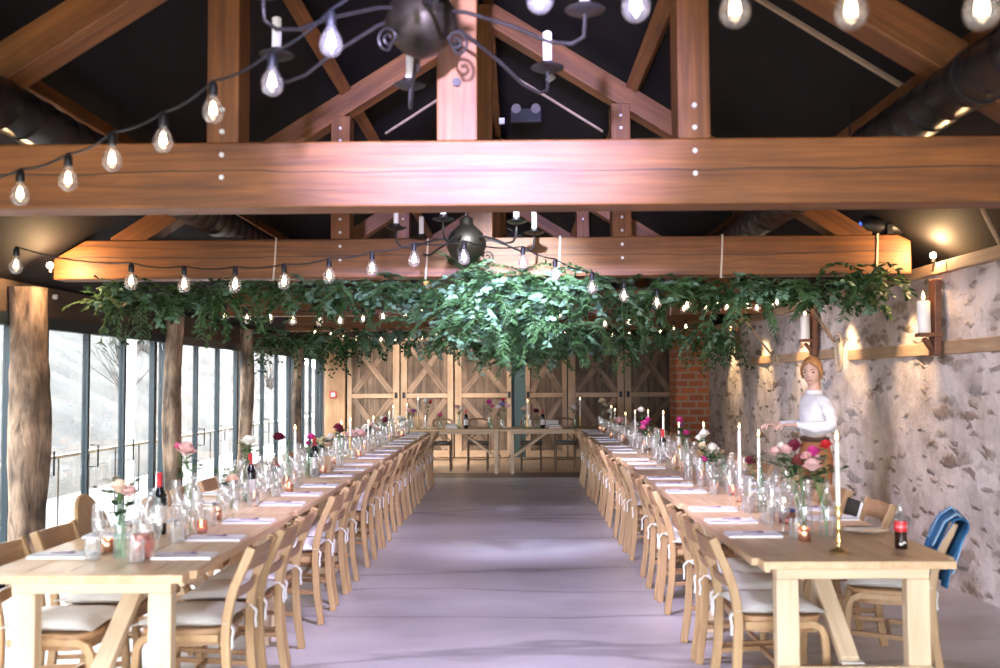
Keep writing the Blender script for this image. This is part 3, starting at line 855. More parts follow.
o.location = (XL + .04, 8.15, 2.28); o.rotation_euler = (0, PI / 2, 0)
SKY, SPOT, GSPOT, FSPOT, DSPOT, WARM, WASH, UPW, EXPO = 10.0, 4600, 1250, 150, 230, 16, 30, 32, 1.16
# ================================================================== tables
LX, RX = -1.80, 1.50
LY = [4.04 + 1.92 * k for k in range(6)]
RY = [4.31 + 1.94 * k for k in range(6)]
TL, TW, TH = 1.90, .90, .75


def make_table():
    t = thing('trestle_table', None, None)
    mb = MB()
    for i in range(5):
        a = -TW / 2 + TW / 5 * i
        mb.box(a + .0008, a + TW / 5 - .0008, -TL / 2 + .09, TL / 2 - .09, TH - .035, TH)
    mb.box(-TW / 2 + .03, TW / 2 - .03, -TL / 2, -TL / 2 + .089, TH - .036, TH - .0005).box(-TW / 2 + .03, TW / 2 - .03, TL / 2 - .089, TL / 2, TH - .036, TH - .0005)
    mb.build('tabletop', 'table', t, bevel=.004)
    for s in (-1, 1):
        y = s * (TL / 2 - .13)
        bar('top_rail', (-.34, y, TH - .066), (.34, y, TH - .066), .075, .06, 'tablebar', t)
        for x in (-.29, .29):
            bar('leg', (x, y, 0), (x, y, TH - .096), .068, .10, 'tableleg_x', t, up=(1, 0, 0))
        bar('low_rail', (-.34, y - s * -.045, .235), (.34, y - s * -.045, .235), .03, .08, 'tablebar', t)
        bar('brace', (0, y - s * .035, .275), (0, y - s * .60, TH - .07), .085, .045, 'tablebar', t)
        MB().box(-.05, .05, y - s * .005 - .02, y - s * .005 + .03, .276, .282).build('bracket', 'bolt', t)
    for x in (-.36, .36):
        bar('side_rail', (x, -TL / 2 + .16, TH - .058), (x, TL / 2 - .16, TH - .058), .025, .045, 'tablebar', t)
    return t


M['tableleg_x'] = wood('pale_trestle_leg_wood', (0.60, 0.43, 0.27), (0.78, 0.61, 0.43), 'X', rough=0.5, grain=24, along=1.2, bump=0.1, rnd=0.1)
TAB = make_table()
first = True
for row, x, ys in (('left', LX, LY), ('right', RX, RY)):
    for k, y in enumerate(ys):
        lab = 'pale wooden trestle table in the %s row, %s from the near end' % (row, ORD[k])
        if first:
            TAB.location = (x, y + TL / 2, 0); tag(TAB, lab, 'table', 'trestle tables'); first = False
        else:
            dup(TAB, (x, y + TL / 2, 0), 0, lab, 'trestle tables')
HY = 16.72
for k, x in enumerate((-1.14, .763)):
    dup(TAB, (x, HY, 0), PI / 2, 'head table across the far end, its %s half seen from the aisle' % ('left', 'right')[k], 'trestle tables')


# ================================================================== chairs (local: faces +X, back at -X)
def back_x(z):
    pts = [(0, -.245), (.2, -.212), (.45, -.20), (.60, -.225), (.72, -.275), (.82, -.33)]
    for (a, xa), (b, xb) in zip(pts, pts[1:]):
        if z <= b:
            u = (z - a) / (b - a); u = max(0, min(1, u))
            return xa + (xb - xa) * (u if a < .4 else u)
    return pts[-1][1]


def post_path(y):
    out = []
    for i in range(15):
        z = .81 * i / 14
        x = (back_x(max(0, z - .05)) + back_x(z) + back_x(min(.82, z + .05))) / 3
        out.append((x, y * (1 - .05 * (1 if z < .45 else 0) * (0)), z))
    return out


def slat(z0, z1, bow, t=.014, hw=.19, n=10):
    mb = MB(); rings = []
    zc = (z0 + z1) / 2
    for i in range(n + 1):
        y = -hw + 2 * hw * i / n
        x = back_x(zc) - bow * (1 - (y / hw) ** 2) + .006
        tilt = .25
        rings.append([(x - t / 2 + (zc - z0) * tilt, y, z0), (x + t / 2 + (zc - z0) * tilt, y, z0), (x + t / 2 - (z1 - zc) * tilt, y, z1), (x - t / 2 - (z1 - zc) * tilt, y, z1)])
    return mb.loft(rings)


def make_chair(rounded=False):
    t = thing('dining_chair', None, None)
    # seat
    prof = []
    for i in range(24):
        a = 2 * PI * i / 24
        c, s = math.cos(a), math.sin(a)
        e = .55
        prof.append((.205 * abs(c) ** e * (1 if c > 0 else -1), (.185 + .02 * (c > 0)) * abs(s) ** e * (1 if s > 0 else -1)))
    MB().loft([[(x, y, z) for x, y in prof] for z in (.425, .45)]).build('seat', 'chairslat', t, smooth=40, bevel=.004)
    MB().loft([[(x * .9 - .0, y * .93, z) for x, y in prof] for z in (.375, .425)]).build('seat_frame', 'chairslat', t, smooth=40)
    for y in (-.185, .185):
        MB().strap(post_path(y), .030, .042, (0, 1, 0)).build('rear_post', 'chair', t, smooth=35, bevel=.005)
    for y in (-.178, .178):
        MB().strap([(.222, y, 0), (.212, y, .15), (.203, y, .30), (.197, y, .36), (.180, y, .395), (.145, y, .412), (.08, y, .414), (-.05, y, .412), (-.17, y, .41)], .030, .034, (0, 1, 0)).build('front_leg', 'chair', t, smooth=35, bevel=.004)
        bar('side_stretcher', (-.20, y, .20), (.205, y, .22), .018, .024, 'chairslat', t, bevel=.003)
    bar('cross_stretcher', (0, -.17, .21), (0, .17, .21), .018, .022, 'chairslat', t, bevel=.003)
    if rounded:
        pts = []
        rings = []
        for tt in (-.012, .012):
            ring = []
            for i in range(28):
                a = 2 * PI * i / 28
                yy, zz = .17 * math.cos(a), .72 + .21 * math.sin(a)
                ring.append((-.235 - (zz - .6) * .32 + tt, yy, zz))
            rings.append(ring)
        MB().loft(rings).build('round_back', 'chair', t, bevel=.004)
    else:
        slat(.705, .805, .035).build('top_slat', 'chairslat', t, smooth=40)
        slat(.575, .622, .028).build('mid_slat', 'chairslat', t, smooth=40)
    return t


def make_cushion():
    t = thing('seat_cushion', None, None)
    N = 12

    def top(s):
        def f(u, v):
            a, b = 2 * u - 1, 2 * v - 1
            k = max(0, 1 - abs(a) ** 3) ** .5 * max(0, 1 - abs(b) ** 3) ** .5
            pin = 1 - .05 * (a * a * b * b) * 0
            x = .205 * a * (1 + .05 * abs(a * b)) * (1 - .06 * (1 - abs(b)) * abs(a)); y = .20 * b * (1 + .05 * abs(a * b)) * (1 - .06 * (1 - abs(a)) * abs(b))
            z = .03 + s * .028 * k * (1 + .12 * math.sin(5 * a + 2) * math.sin(4 * b)) - .012 * max(0, a) ** 6
            return (x, y, z)
        return f
    MB().grid(top(1), N, N).grid(lambda u, v: top(-1)(1 - u, v), N, N).build('cover', 'cushion', t, smooth=180)
    for y in (-.17, .17):
        MB().strap([(-.17, y, .03), (-.215, y * 1.02, .03), (-.238, y * 1.05, .0), (-.232, y * 1.08, -.04), (-.236, y * 1.12, -.08)], .026, .006, (0, 1, 0)).build('tie', 'cushion', t, smooth=60)
    return t


def make_crossback():
    t = thing('cross_back_chair', None, None)
    MB().lathe([(.19, .445), (.205, .452), (.205, .468), (.195, .474)], 22).build('seat', 'darkchair', t, smooth=40)
    MB().lathe([(.19, .474), (.20, .485), (.185, .505), (.10, .515), (0, .517)], 20).build('seat_pad', 'greyseat', t, smooth=60)
    for y in (-.17, .17):
        MB().tube([(-.20, y, 0), (-.175, y, .45), (-.20, y, .65), (-.24, y * .98, .86)], .016, 10).build('rear_post', 'darkchair', t, smooth=60)
        MB().tube([(.18, y, 0), (.15, y * .95, .45)], .016, 10).build('front_leg', 'darkchair', t, smooth=60)
        MB().tube([(-.19, y, .2), (.17, y, .2)], .009, 8).build('stretcher', 'darkchair', t, smooth=60)
        MB().tube([(-.18, y, .48), (-.21, 0, .66), (-.235, -y, .82)], .009, 8).build('cross_rail', 'darkchair', t, smooth=60)
    MB().tube([(.17, -.165, .2), (.17, .165, .2)], .009, 8).build('stretcher', 'darkchair', t, smooth=60)
    MB().tube([(-.24, -.17, .86), (-.262, -.1, .885), (-.268, 0, .89), (-.262, .1, .885), (-.24, .17, .86)], .017, 10).build('top_rail', 'darkchair', t, smooth=60)
    return t


CH = make_chair(); CU = make_cushion()
placed = [False, False]


def put_chair(x, y, rz, lab, clab, group):
    jr = U(-.035, .035); jx = U(-.012, .012)
    if not placed[0]:
        CH.location = (x + jx, y, 0); CH.rotation_euler = (0, 0, rz + jr); tag(CH, lab, 'chair', group)
    else:
        dup(CH, (x + jx, y, 0), rz + jr, lab, group)
    if not placed[0]:
        CU.location = (x + jx, y, .4485); CU.rotation_euler = (0, 0, rz + jr); tag(CU, clab, 'cushion', group.replace('chairs', 'cushions'))
    else:
        dup(CU, (x + jx, y, .4485), rz + jr + U(-.05, .05), clab, group.replace('chairs', 'cushions'))
    placed[0] = True


AIS_L, AIS_R = (.50, 1.02, 1.48), (.45, .90, 1.33)
for row, side, x, ys, offs, rz in (('left', 'aisle', -1.49, LY, AIS_L, PI), ('right', 'aisle', 1.23, RY, AIS_R, 0),
                                   ('left', 'window', -2.06, LY, (.42, .95, 1.5), 0), ('right', 'stone wall', 1.885, RY, (.45, 1.0, 1.62), PI)):
    n = 0
    for k, y0 in enumerate(ys):
        for j, o in enumerate(offs):
            if side == 'aisle' and k == 5 and j == 2:
                continue
            if row == 'left' and side == 'window' and k == 0 and j == 2:
                rc = make_chair(True); rc.location = (-2.07, y0 + 1.36, 0); rc.name = 'round_back_chair'
                tag(rc, 'wooden chair with a solid rounded back on the window side of the left row', 'chair'); continue
            if row == 'right' and side == 'stone wall' and k == 0 and j == 0:
                continue
            xx, r2 = x, rz
            if row == 'right' and side == 'stone wall' and k == 0 and j == 1:
                xx, r2 = 1.99, PI - .32
            put_chair(xx, y0 + o, r2, '%s wooden chair from the near end, %s side of the %s row' % (ORD[n], side, row),
                      'off-white cushion on %s chair from near end, %s side of %s row' % (ORD[n], side, row),
                      'dining chairs on the %s side of the %s row' % (side, row))
            n += 1
xb = make_crossback()
for k, x in enumerate((-1.30, -.66, .27, .86)):
    lab = 'dark cross back chair with grey seat behind the head table, %s from the left' % ORD[k]
    if k == 0:
        xb.location = (x, 17.05, 0); xb.rotation_euler = (0, 0, -PI / 2); tag(xb, lab, 'chair', 'cross back chairs at the head table')
    else:
        dup(xb, (x, 17.05, 0), -PI / 2, lab, 'cross back chairs at the head table')
# ================================================================== things on the tables
LABELS = {}


def uniq(s):
    return s


def single(name, me, loc, label, cat, group, rz=0.0, sc=None):
    o = link(name, me, None, loc=loc, rot=(0, 0, rz))
    if sc:
        o.scale = sc
    return tag(o, label, cat, group)


me_wine = MB().lathe([(.033, 0), (.032, .003), (.006, .006), (.004, .012), (.0038, .085), (.010, .093), (.030, .110), (.040, .140), (.038, .180), (.033, .205)], 16, cap=False).mesh('tall_wine_glass', 'glass', 180)
me_small = MB().lathe([(.030, 0), (.029, .003), (.006, .006), (.004, .012), (.0038, .070), (.010, .078), (.028, .094), (.033, .118), (.030, .150), (.027, .165)], 16, cap=False).mesh('small_wine_glass', 'glass', 180)
me_tumb = MB().lathe([(.0, .004), (.030, .003), (.033, .0), (.034, .02), (.037, .095), (.0345, .095), (.031, .012), (.0, .010)], 16, cap=False).mesh('water_tumbler', 'glass', 50)


me_flute = MB().lathe([(.030, 0), (.029, .003), (.006, .006), (.0042, .012), (.004, .075), (.009, .085), (.020, .11), (.026, .16), (.0245, .215), (.0225, .235)], 16, cap=False).mesh('champagne_flute', 'glass', 180)


def make_napkin():
    t = thing('napkin', None, None)
    mb = MB()
    mb.grid(lambda u, v: ((u - .5) * .27, (v - .5) * .13, .014 + .003 * math.sin(9 * u) * math.sin(5 * v + 1)), 8, 5)
    mb.box(-.136, .136, -.066, .066, .0, .006).box(-.134, .134, -.064, .062, .006, .011)
    mb.build('cloth', 'napkin', t, smooth=50)
    mb = MB()
    for i in range(3):
        y = -.012 + .012 * i
        mb.tube([(-.05, y * .3, .018), (.0, y * .6, .020), (.05, y, .019)], .0014, 5)
        mb.tube([(.02, y * .9, .019), (.04, y, .021), (.055, y, .019)], [.002, .004, .0015], 6)
    mb.build('lavender_sprig', 'lavender', t, smooth=60)
    return t


NAP = make_napkin(); napfirst = True
for row, x, ys, sides in (('left', LX, LY, (('aisle', 1, (.40, .92, 1.5)), ('window', -1, (.45, 1.0, 1.5)))), ('right', RX, RY, (('aisle', -1, (.72, 1.20, 1.70)), ('stone wall', 1, (.80, 1.3, 1.72))))):
    for side, s, offs in sides:
        n = 0
        for k, y0 in enumerate(ys):
            for j, o in enumerate(offs):
                if row == 'right' and side == 'stone wall' and k == 0 and j == 0:
                    n += 1
                    continue
                y = y0 + o
                where = '%s place from near end, %s side of %s row' % (ORD[n], side, row)
                loc = (x + s * (.45 - .16) + U(-.012, .012), y + U(-.015, .015), TH)
                lab = 'white napkin with sprig at ' + where
                if napfirst:
                    NAP.location = loc; tag(NAP, lab, 'napkin', 'place napkins'); napfirst = False
                else:
                    dup(NAP, loc, U(-.06, .06), lab, 'place napkins')
                single('tall_wine_glass', me_wine, (x + s * (.10 + U(-.02, .02)), y + .13 + U(-.02, .02), TH), 'tall stemmed wine glass at ' + where, 'wine glass', 'tall wine glasses')
                single('small_wine_glass', me_small, (x + s * (.115 + U(-.015, .015)), y + .02 + U(-.02, .02), TH), 'small stemmed wine glass at ' + where, 'wine glass', 'small wine glasses')
                single('water_tumbler', me_tumb, (x + s * (.11 + U(-.02, .02)), y - .09 + U(-.02, .02), TH), 'clear water tumbler at ' + where, 'tumbler', 'water tumblers')
                single('champagne_flute', me_flute, (x + s * (.165 + U(-.02, .02)), y + .06 + U(-.03, .03), TH), 'champagne flute at ' + where, 'flute', 'champagne flutes')
                n += 1

# ------------------------------------------------------------------ flowers
PET = {'dark red': (0.155, 0.006, 0.028), 'magenta': (0.62, 0.035, 0.26), 'pale pink': (0.82, 0.50, 0.47), 'white': (0.84, 0.79, 0.72), 'peach': (0.82, 0.58, 0.44),
       'dusky red': (0.26, 0.045, 0.045), 'cream': (0.80, 0.66, 0.42), 'red': (0.62, 0.02, 0.03), 'pink': (0.72, 0.12, 0.28), 'purple': (0.25, 0.05, 0.22), 'blue': (0.25, 0.25, 0.45)}
for k, c in PET.items():
    M['petal ' + k] = plain('petal_' + k.replace(' ', '_'), c, 0.65, var=.12, bscale=3)


def rose_mesh(name, mat):
    mb = MB()
    rnd = random.Random(5)
    for layer, (n, rad, open_, hgt) in enumerate(((3, .30, .10, 1.55), (4, .52, .22, 1.5), (5, .76, .42, 1.32), (6, .98, .75, 1.05))):
        for i in range(n):
            a0 = 2 * PI * i / n + layer * .7 + rnd.uniform(-.1, .1)
            wdt = 2 * PI / n * 1.35

            def f(u, v, a0=a0, wdt=wdt, rad=rad, open_=open_, hgt=hgt):
                a = a0 + (u - .5) * wdt * (.45 + .55 * math.sin(min(1, v * 1.15) * PI / 2))
                r = rad * (.25 + .75 * math.sin(v * PI * .5)) + open_ * .30 * max(0, v - .6) ** 1.3 * 2.2
                z = -.55 + hgt * v * (1 - .25 * v * open_) - .25 * open_ * v * v - .16 * abs(2 * u - 1) ** 2 * v
                return (r * math.cos(a), r * math.sin(a), z)
            mb.grid(f, 5, 5)
    mb.ball((0, 0, -.42), .34, .34, .25, 8, 5)
    return mb.mesh(name, mat, 180)


ROSE = {k: rose_mesh('rose_bloom_' + k.replace(' ', '_'), 'petal ' + k) for k in PET}


def leaf_quads(mb, base, d, L, w, nrm):
    base = Vector(base); d = Vector(d).normalized(); s = d.cross(Vector(nrm))
    if s.length < .01:
        s = d.cross(Vector((1, 0, .3)))
    s.normalize(); n = s.cross(d).normalized()
    p = [base, base + d * L * .3 + s * w * .5 + n * .03 * L, base + d * L * .68 + s * w * .42 + n * .03 * L, base + d * L - n * .08 * L,
         base + d * L * .68 - s * w * .42 + n * .03 * L, base + d * L * .3 - s * w * .5 + n * .03 * L, base + d * L * .3 - n * .02 * L, base + d * L * .68 - n * .02 * L]
    mb.add(p, [(0, 1, 6), (1, 2, 7, 6), (2, 3, 7), (0, 6, 5), (6, 7, 4, 5), (7, 3, 4)])


def flower(base, head, r, colr, label, group, leaves=4, kind='rose', big=1.0):
    base, head = Vector(base), Vector(head)
    t = thing('cut_' + kind, label, 'flower', base, 0, group)
    h = head - base
    mid = h * .5 + Vector((h.x * -.12, h.y * -.12, 0))
    MB().tube([(0, 0, 0), mid, h - Vector((0, 0, r * .4))], .0028, 5).build('stem', 'stem', t, smooth=60)
    b = link('bloom', ROSE[colr], t, loc=h, rot=(U(-.5, .3) + .25, U(-.3, .3), U(0, 6))); b.scale = (r, r, r * .92)
    if leaves:
        mb = MB()
        for i in range(leaves):
            q = mid.lerp(h, .35 + .6 * i / leaves)
            a = U(0, 6.28)
            leaf_quads(mb, q, (math.cos(a), math.sin(a), U(-.2, .5)), U(.06, .095) * big, U(.034, .05) * big, (0, 0, 1))
        mb.build('leaves', 'leaf', t)
    return t


BOTTLES = {
    'milk': ([(.034, 0), (.037, .006), (.037, .12), (.033, .145), (.019, .18), (.0175, .215), (.021, .225), (.0185, .226)], 'greenglass'),
    'tall': ([(.036, 0), (.039, .006), (.038, .13), (.030, .175), (.0155, .225), (.0145, .285), (.018, .295), (.0155, .296)], 'glass'),
    'slim': ([(.026, 0), (.029, .005), (.029, .14), (.022, .17), (.013, .20), (.0125, .25), (.0155, .258), (.013, .259)], 'greenglass'),
    'jar': ([(.042, 0), (.046, .006), (.046, .10), (.038, .125), (.034, .135), (.034, .155), (.038, .160), (.034, .161)], 'glass'),
    'small': ([(.021, 0), (.024, .004), (.024, .075), (.018, .095), (.011, .115), (.011, .14), (.0135, .146), (.011, .147)], 'greenglass'),
    'carafe': ([(.042, 0), (.046, .006), (.045, .10), (.036, .155), (.021, .20), (.020, .245), (.026, .262), (.022, .262)], 'glass'),
}
VM = {k: MB().lathe(p, 18, cap=False).mesh('bottle_' + k, m, 60) for k, (p, m) in BOTTLES.items()}
VH = {k: p[-1][0] and p[-1][1] for k, (p, m) in BOTTLES.items()}
VN = {'milk': 'green milk bottle vase', 'tall': 'tall clear bottle vase', 'slim': 'slim green bottle vase', 'jar': 'clear glass jar vase', 'small': 'small green bottle vase', 'carafe': 'clear glass carafe'}
cnt = {}


def vase(row, px, kind, flowers, dx=0.0, Y=None, extra=0):
    if row == 'head':
        p = at(px, 400, Y or HY - .12); loc = Vector((p.x, p.y, TH))
    else:
        X = (LX if row == 'left' else RX) + dx
        loc = Vector((X, X * 972 / (px - 515), TH))
    n = cnt.get((row, kind), 0); cnt[(row, kind)] = n + 1
    if row == 'head':
        ref = '%s on the head table, %s such from the left' % (VN[kind], ORD[n])
    else:
        ref = '%s in the middle of %s row, %s such from near end' % (VN[kind], row, ORD[n])
    nm = 'glass_carafe' if kind == 'carafe' else ('glass_jar' if kind == 'jar' else 'bottle_vase')
    single(nm, VM[kind], loc, ref, 'vase' if flowers else 'bottle', 'glass vases on the tables', rz=U(0, 6))
    cc = {}
    for f in flowers:
        cc[f[3]] = cc.get(f[3], 0) + 1
    seen = {}
    neck = VH[kind]
    for (fx, fy, r, colr) in flowers:
        hd = at(fx, fy, loc.y + U(-.03, .03))
        i = seen.get(colr, 0); seen[colr] = i + 1
        if cc[colr] > 1:
            order = sorted([g for g in flowers if g[3] == colr], key=lambda g: g[1])
            w = ORD[order.index((fx, fy, r, colr))] + ' highest '
        else:
            w = ''
        short = VN[kind].replace(' vase', '')
        lab = '%s%s flower in %s %s from %s of %s %s' % (w, colr, ORD[n], short, 'left' if row == 'head' else 'near end', row, 'table' if row == 'head' else 'row')
        rr = r * loc.y / 972 if r > 1 else r
        b = loc + Vector((U(-.008, .008), U(-.008, .008), .01))
        if hd.z - TH < neck + rr:
            hd.z = TH + neck + rr * .9
        flower(b, hd, rr, colr, lab, 'cut flowers in vases', leaves=5 + 2 * (rr > .03))
    if extra:
        t = thing('greenery_sprig', 'green leaf sprigs in %s %s from %s of %s %s' % (ORD[n], VN[kind].replace(' vase', ''), 'left' if row == 'head' else 'near end', row, 'table' if row == 'head' else 'row'), 'greenery', loc + Vector((0, 0, .02)), 0, 'greenery sprigs')
        mb, ml = MB(), MB()
        for i in range(extra):
            a = U(0, 6.28); rr = U(.05, .13); zz = neck + U(.02, .10)
            p0, p1, p2 = Vector((0, 0, 0)), Vector((0, 0, neck)), Vector((rr * math.cos(a), rr * math.sin(a), zz))
            mb.tube([p0, p1, (p1 + p2) / 2 + Vector((0, 0, .02)), p2], .0022, 5)
            for j in range(7):
                q = p1.lerp(p2, .3 + .7 * j / 6); b2 = a + (1 if j % 2 else -1) * U(.5, 1.1)
                leaf_quads(ml, q, (math.cos(b2), math.sin(b2), U(-.1, .5)), U(.04, .065), U(.02, .032), (0, 0, 1))
        mb.build('stem', 'stem', t, smooth=60); ml.build('leaves', 'leaf', t)
    return loc


# left row (from the near end)
vase('left', 120, 'slim', [(119, 487, 9, 'peach'), (129, 492, 8, 'pale pink')], dx=0.0, extra=3)
vase('left', 150, 'carafe', [], dx=-.05)
vase('left', 190, 'tall', [(186, 450, 9.5, 'pale pink'), (178, 446, 4, 'pink')], dx=.06, extra=2)
vase('left', 196, 'tall', [], dx=.02)
vase('left', 231, 'jar', [(232, 479, 6, 'peach'), (226, 484, 4.5, 'white')], dx=.03, extra=3)
vase('left', 244, 'tall', [(248, 441, 6.5, 'white')], dx=0, extra=4)
vase('left', 268, 'carafe', [], dx=.03)
vase('left', 274, 'small', [(271, 464, 4, 'peach'), (277, 468, 3, 'red')], dx=-.02, extra=1)
vase('left', 287, 'slim', [(279, 437, 5.5, 'dark red')], dx=.02, extra=1)
vase('left', 309, 'milk', [(311, 437, 4.5, 'magenta'), (308, 443, 3.2, 'magenta'), (314, 447, 3, 'pink')], dx=.02, extra=1)
vase('left', 324, 'jar', [(322, 442, 6, 'cream'), (330, 437, 4.5, 'white'), (327, 445, 5, 'peach'), (316, 441, 4, 'cream')], dx=0, extra=5)
vase('left', 340, 'slim', [(338, 427, 4.5, 'dark red'), (340, 441, 4.5, 'dark red')], dx=0, extra=1)
vase('left', 355, 'jar', [(354, 438, 6, 'pale pink'), (361, 440, 6, 'pale pink'), (349, 442, 5, 'pale pink'), (357, 432, 4.5, 'white')], dx=.03, extra=2)
vase('left', 369, 'jar', [(366, 428, 4.5, 'white'), (374, 434, 3.5, 'peach'), (371, 425, 3.5, 'pale pink'), (377, 442, 3.5, 'peach')], dx=-.02, extra=3)
vase('left', 384, 'milk', [(383, 424, 4.5, 'white'), (385, 428, 4.2, 'dark red')], dx=0, extra=3)
vase('left', 402, 'jar', [(400, 420, 3.6, 'white'), (404, 424, 3, 'white')], dx=0, extra=4)
# right row
vase('right', 822, 'tall', [(813, 452, 7, 'magenta'), (826, 445, 6.5, 'red'), (812, 466, 9, 'pale pink'), (806, 456, 5, 'pale pink'), (819, 459, 5.5, 'pale pink')], dx=.06, extra=3)
vase('right', 800, 'tall', [(794, 446, 8, 'dark red'), (800, 461, 8.5, 'dusky red'), (775, 452, 6, 'pale pink'), (787, 450, 6.5, 'pale pink'), (781, 446, 4.5, 'white')], dx=-.02, extra=4)
vase('right', 758, 'slim', [(750, 461, 6, 'dark red')], dx=-.02, extra=2)
vase('right', 727, 'carafe', [], dx=.0)
vase('right', 714, 'jar', [(712, 448, 6, 'white'), (704, 434, 5.5, 'white'), (702, 446, 4.5, 'cream'), (704, 459, 4, 'magenta'), (699, 438, 4, 'white')], dx=0, extra=6)
vase('right', 721, 'milk', [], dx=.06)
vase('right', 684, 'slim', [(680, 420, 3.8, 'magenta'), (686, 433, 3.6, 'magenta'), (682, 425, 3, 'purple')], dx=.02, extra=4)
vase('right', 667, 'carafe', [], dx=-.03)
vase('right', 655, 'milk', [], dx=.0)
vase('right', 645, 'jar', [(645, 424, 4.6, 'magenta'), (641, 410, 3.8, 'white'), (648, 420, 3.4, 'magenta'), (643, 428, 3.4, 'pink')], dx=0, extra=4)
vase('right', 621, 'jar', [(619, 421, 5, 'pale pink'), (620, 423, 3.6, 'dark red'), (625, 427, 4.2, 'peach')], dx=-.02, extra=4)
vase('right', 611, 'slim', [(611, 415, 3.6, 'white')], dx=.04, extra=2)
# head table
vase('head', 411, 'slim', [(409, 414, 3.2, 'pale pink'), (414, 412, 2.8, 'purple')])
vase('head', 426, 'tall', [(426, 401, 3.2, 'white'), (430, 402, 2.4, 'red')])
vase('head', 440, 'small', [(440, 415, 3, 'pink')], Y=16.6)
vase('head', 459, 'slim', [(457, 407, 3.2, 'pale pink'), (461, 409, 2.8, 'white')])
vase('head', 490, 'milk', [(489, 402, 3.2, 'magenta'), (492, 406, 2.6, 'pink')])
vase('head', 502, 'jar', [(502, 404, 3.2, 'blue'), (507, 406, 3, 'pale pink'), (498, 407, 2.6, 'white'), (503, 400, 2.4, 'red')], extra=2)
vase('head', 524, 'slim', [(524, 409, 3, 'peach')])
vase('head', 530, 'tall', [])
vase('head', 536, 'small', [(536, 411, 3, 'dark red')], extra=1)
vase('head', 575, 'slim', [(574, 408, 3, 'white')], extra=3)
vase('head', 603, 'tall', [(602, 401, 3.6, 'cream'), (605, 405, 3, 'cream')], extra=2)


# ------------------------------------------------------------------ candles
me_hold = {
    'brass': MB().lathe([(.045, 0), (.047, .008), (.036, .014), (.014, .022), (.010, .04), (.017, .055), (.010, .068), (.009, .10), (.017, .115), (.010, .13), (.010, .16), (.018, .175), (.012, .185), (.017, .20), (.018, .215), (.0, .214)], 18).mesh('brass_candlestick', 'brass', 60),
    'copper': MB().lathe([(.032, 0), (.033, .006), (.012, .014), (.009, .035), (.013, .045), (.009, .06), (.017, .075), (.018, .09), (.0, .089)], 16).mesh('copper_candlestick', 'copper', 60),
    'glassholder': MB().lathe([(.034, 0), (.035, .006), (.014, .014), (.011, .06), (.02, .075), (.012, .09), (.019, .11), (.0185, .13), (.0, .128)], 16).mesh('glass_candlestick', 'glass', 60)}
HH = {'brass': .213, 'copper': .088, 'glassholder': .127}
HN = {'brass': 'turned brass candlestick', 'copper': 'low copper candlestick', 'glassholder': 'clear glass candlestick'}
me_wick = MB().tube([(0, 0, -.003), (0, 0, .010)], .0014, 5).mesh('wick', 'wick')
me_flame = MB().lathe([(.0, .004), (.0062, .014), (.0072, .022), (.0045, .036), (.0, .05)], 8).mesh('flame', 'flame', 180)
cc2 = {}


def candle(row, px, py, kind, dx=0.0, Y=None, r=.0115):
    if row == 'head':
        p = at(px, 400, Y or HY - .05); loc = Vector((p.x, p.y, TH))
    else:
        X = (LX if row == 'left' else RX) + dx
        loc = Vector((X, X * 972 / (px - 515), TH))
    n = cc2.get((row, kind), 0); cc2[(row, kind)] = n + 1
    wh = '%s such from %s' % (ORD[n], 'left on the head table' if row == 'head' else 'near end of %s row' % row)
    single('candlestick', me_hold[kind], loc, '%s, %s' % (HN[kind], wh), 'candlestick', 'candlesticks')
    top = at(px, py, loc.y).z - .02
    z0 = TH + HH[kind] - .002
    H = max(.08, top - z0)
    t = thing('taper_candle', 'lit ivory taper in %s, %s' % (HN[kind].split(' ', 1)[1], wh), 'candle', (loc.x, loc.y, z0), 0, 'taper candles')
    MB().lathe([(r, 0), (r * .92, H * .95), (r * .7, H), (0, H - .002)], 12).build('wax_body', 'wax', t, smooth=50)
    link('wick', me_wick, t, loc=(0, 0, H)); link('flame', me_flame, t, loc=(0, 0, H))


for a in ((294.7, 428, 'copper', .02), (341, 423, 'glassholder', -.1), (350, 420, 'brass', .02), (368, 422, 'copper', .02), (373, 418, 'brass', .03), (389, 413, 'brass', 0), (393, 407, 'brass', .05)):
    candle('left', a[0], a[1], a[2], a[3])
for a in ((833, 437, 'brass', -.02), (756, 434, 'glassholder', .02), (737, 427, 'copper', -.04), (701.7, 425, 'brass', .03), (677.4, 425, 'brass', -.03), (662, 413, 'brass', 0), (647, 412, 'brass', .03),
          (634, 412, 'copper', -.02), (624.5, 414, 'copper', .02), (614, 410, 'brass', 0), (610.5, 407, 'brass', .03)):
    candle('right', a[0], a[1], a[2], a[3])
candle('head', 407, 405, 'brass'); candle('head', 418, 399, 'brass'); candle('head', 527.5, 401, 'brass'); candle('head', 580, 399, 'brass')

for row, X0, ys in (('left', LX, LY), ('right', RX, RY)):
    for k, y0 in enumerate(ys):
        for o in (.30, 1.42):
            if k == 0 and o < 1:
                continue
            loc = (X0 + U(-.05, .05), y0 + o + U(-.06, .06), TH)
            single('water_bottle', VM['tall' if o < 1 else 'carafe'], loc, 'clear water bottle standing near the %s end of the %s table, %s row' % ('near' if o < 1 else 'far', ORD[k], row), 'bottle', 'clear water bottles', rz=U(0, 6))

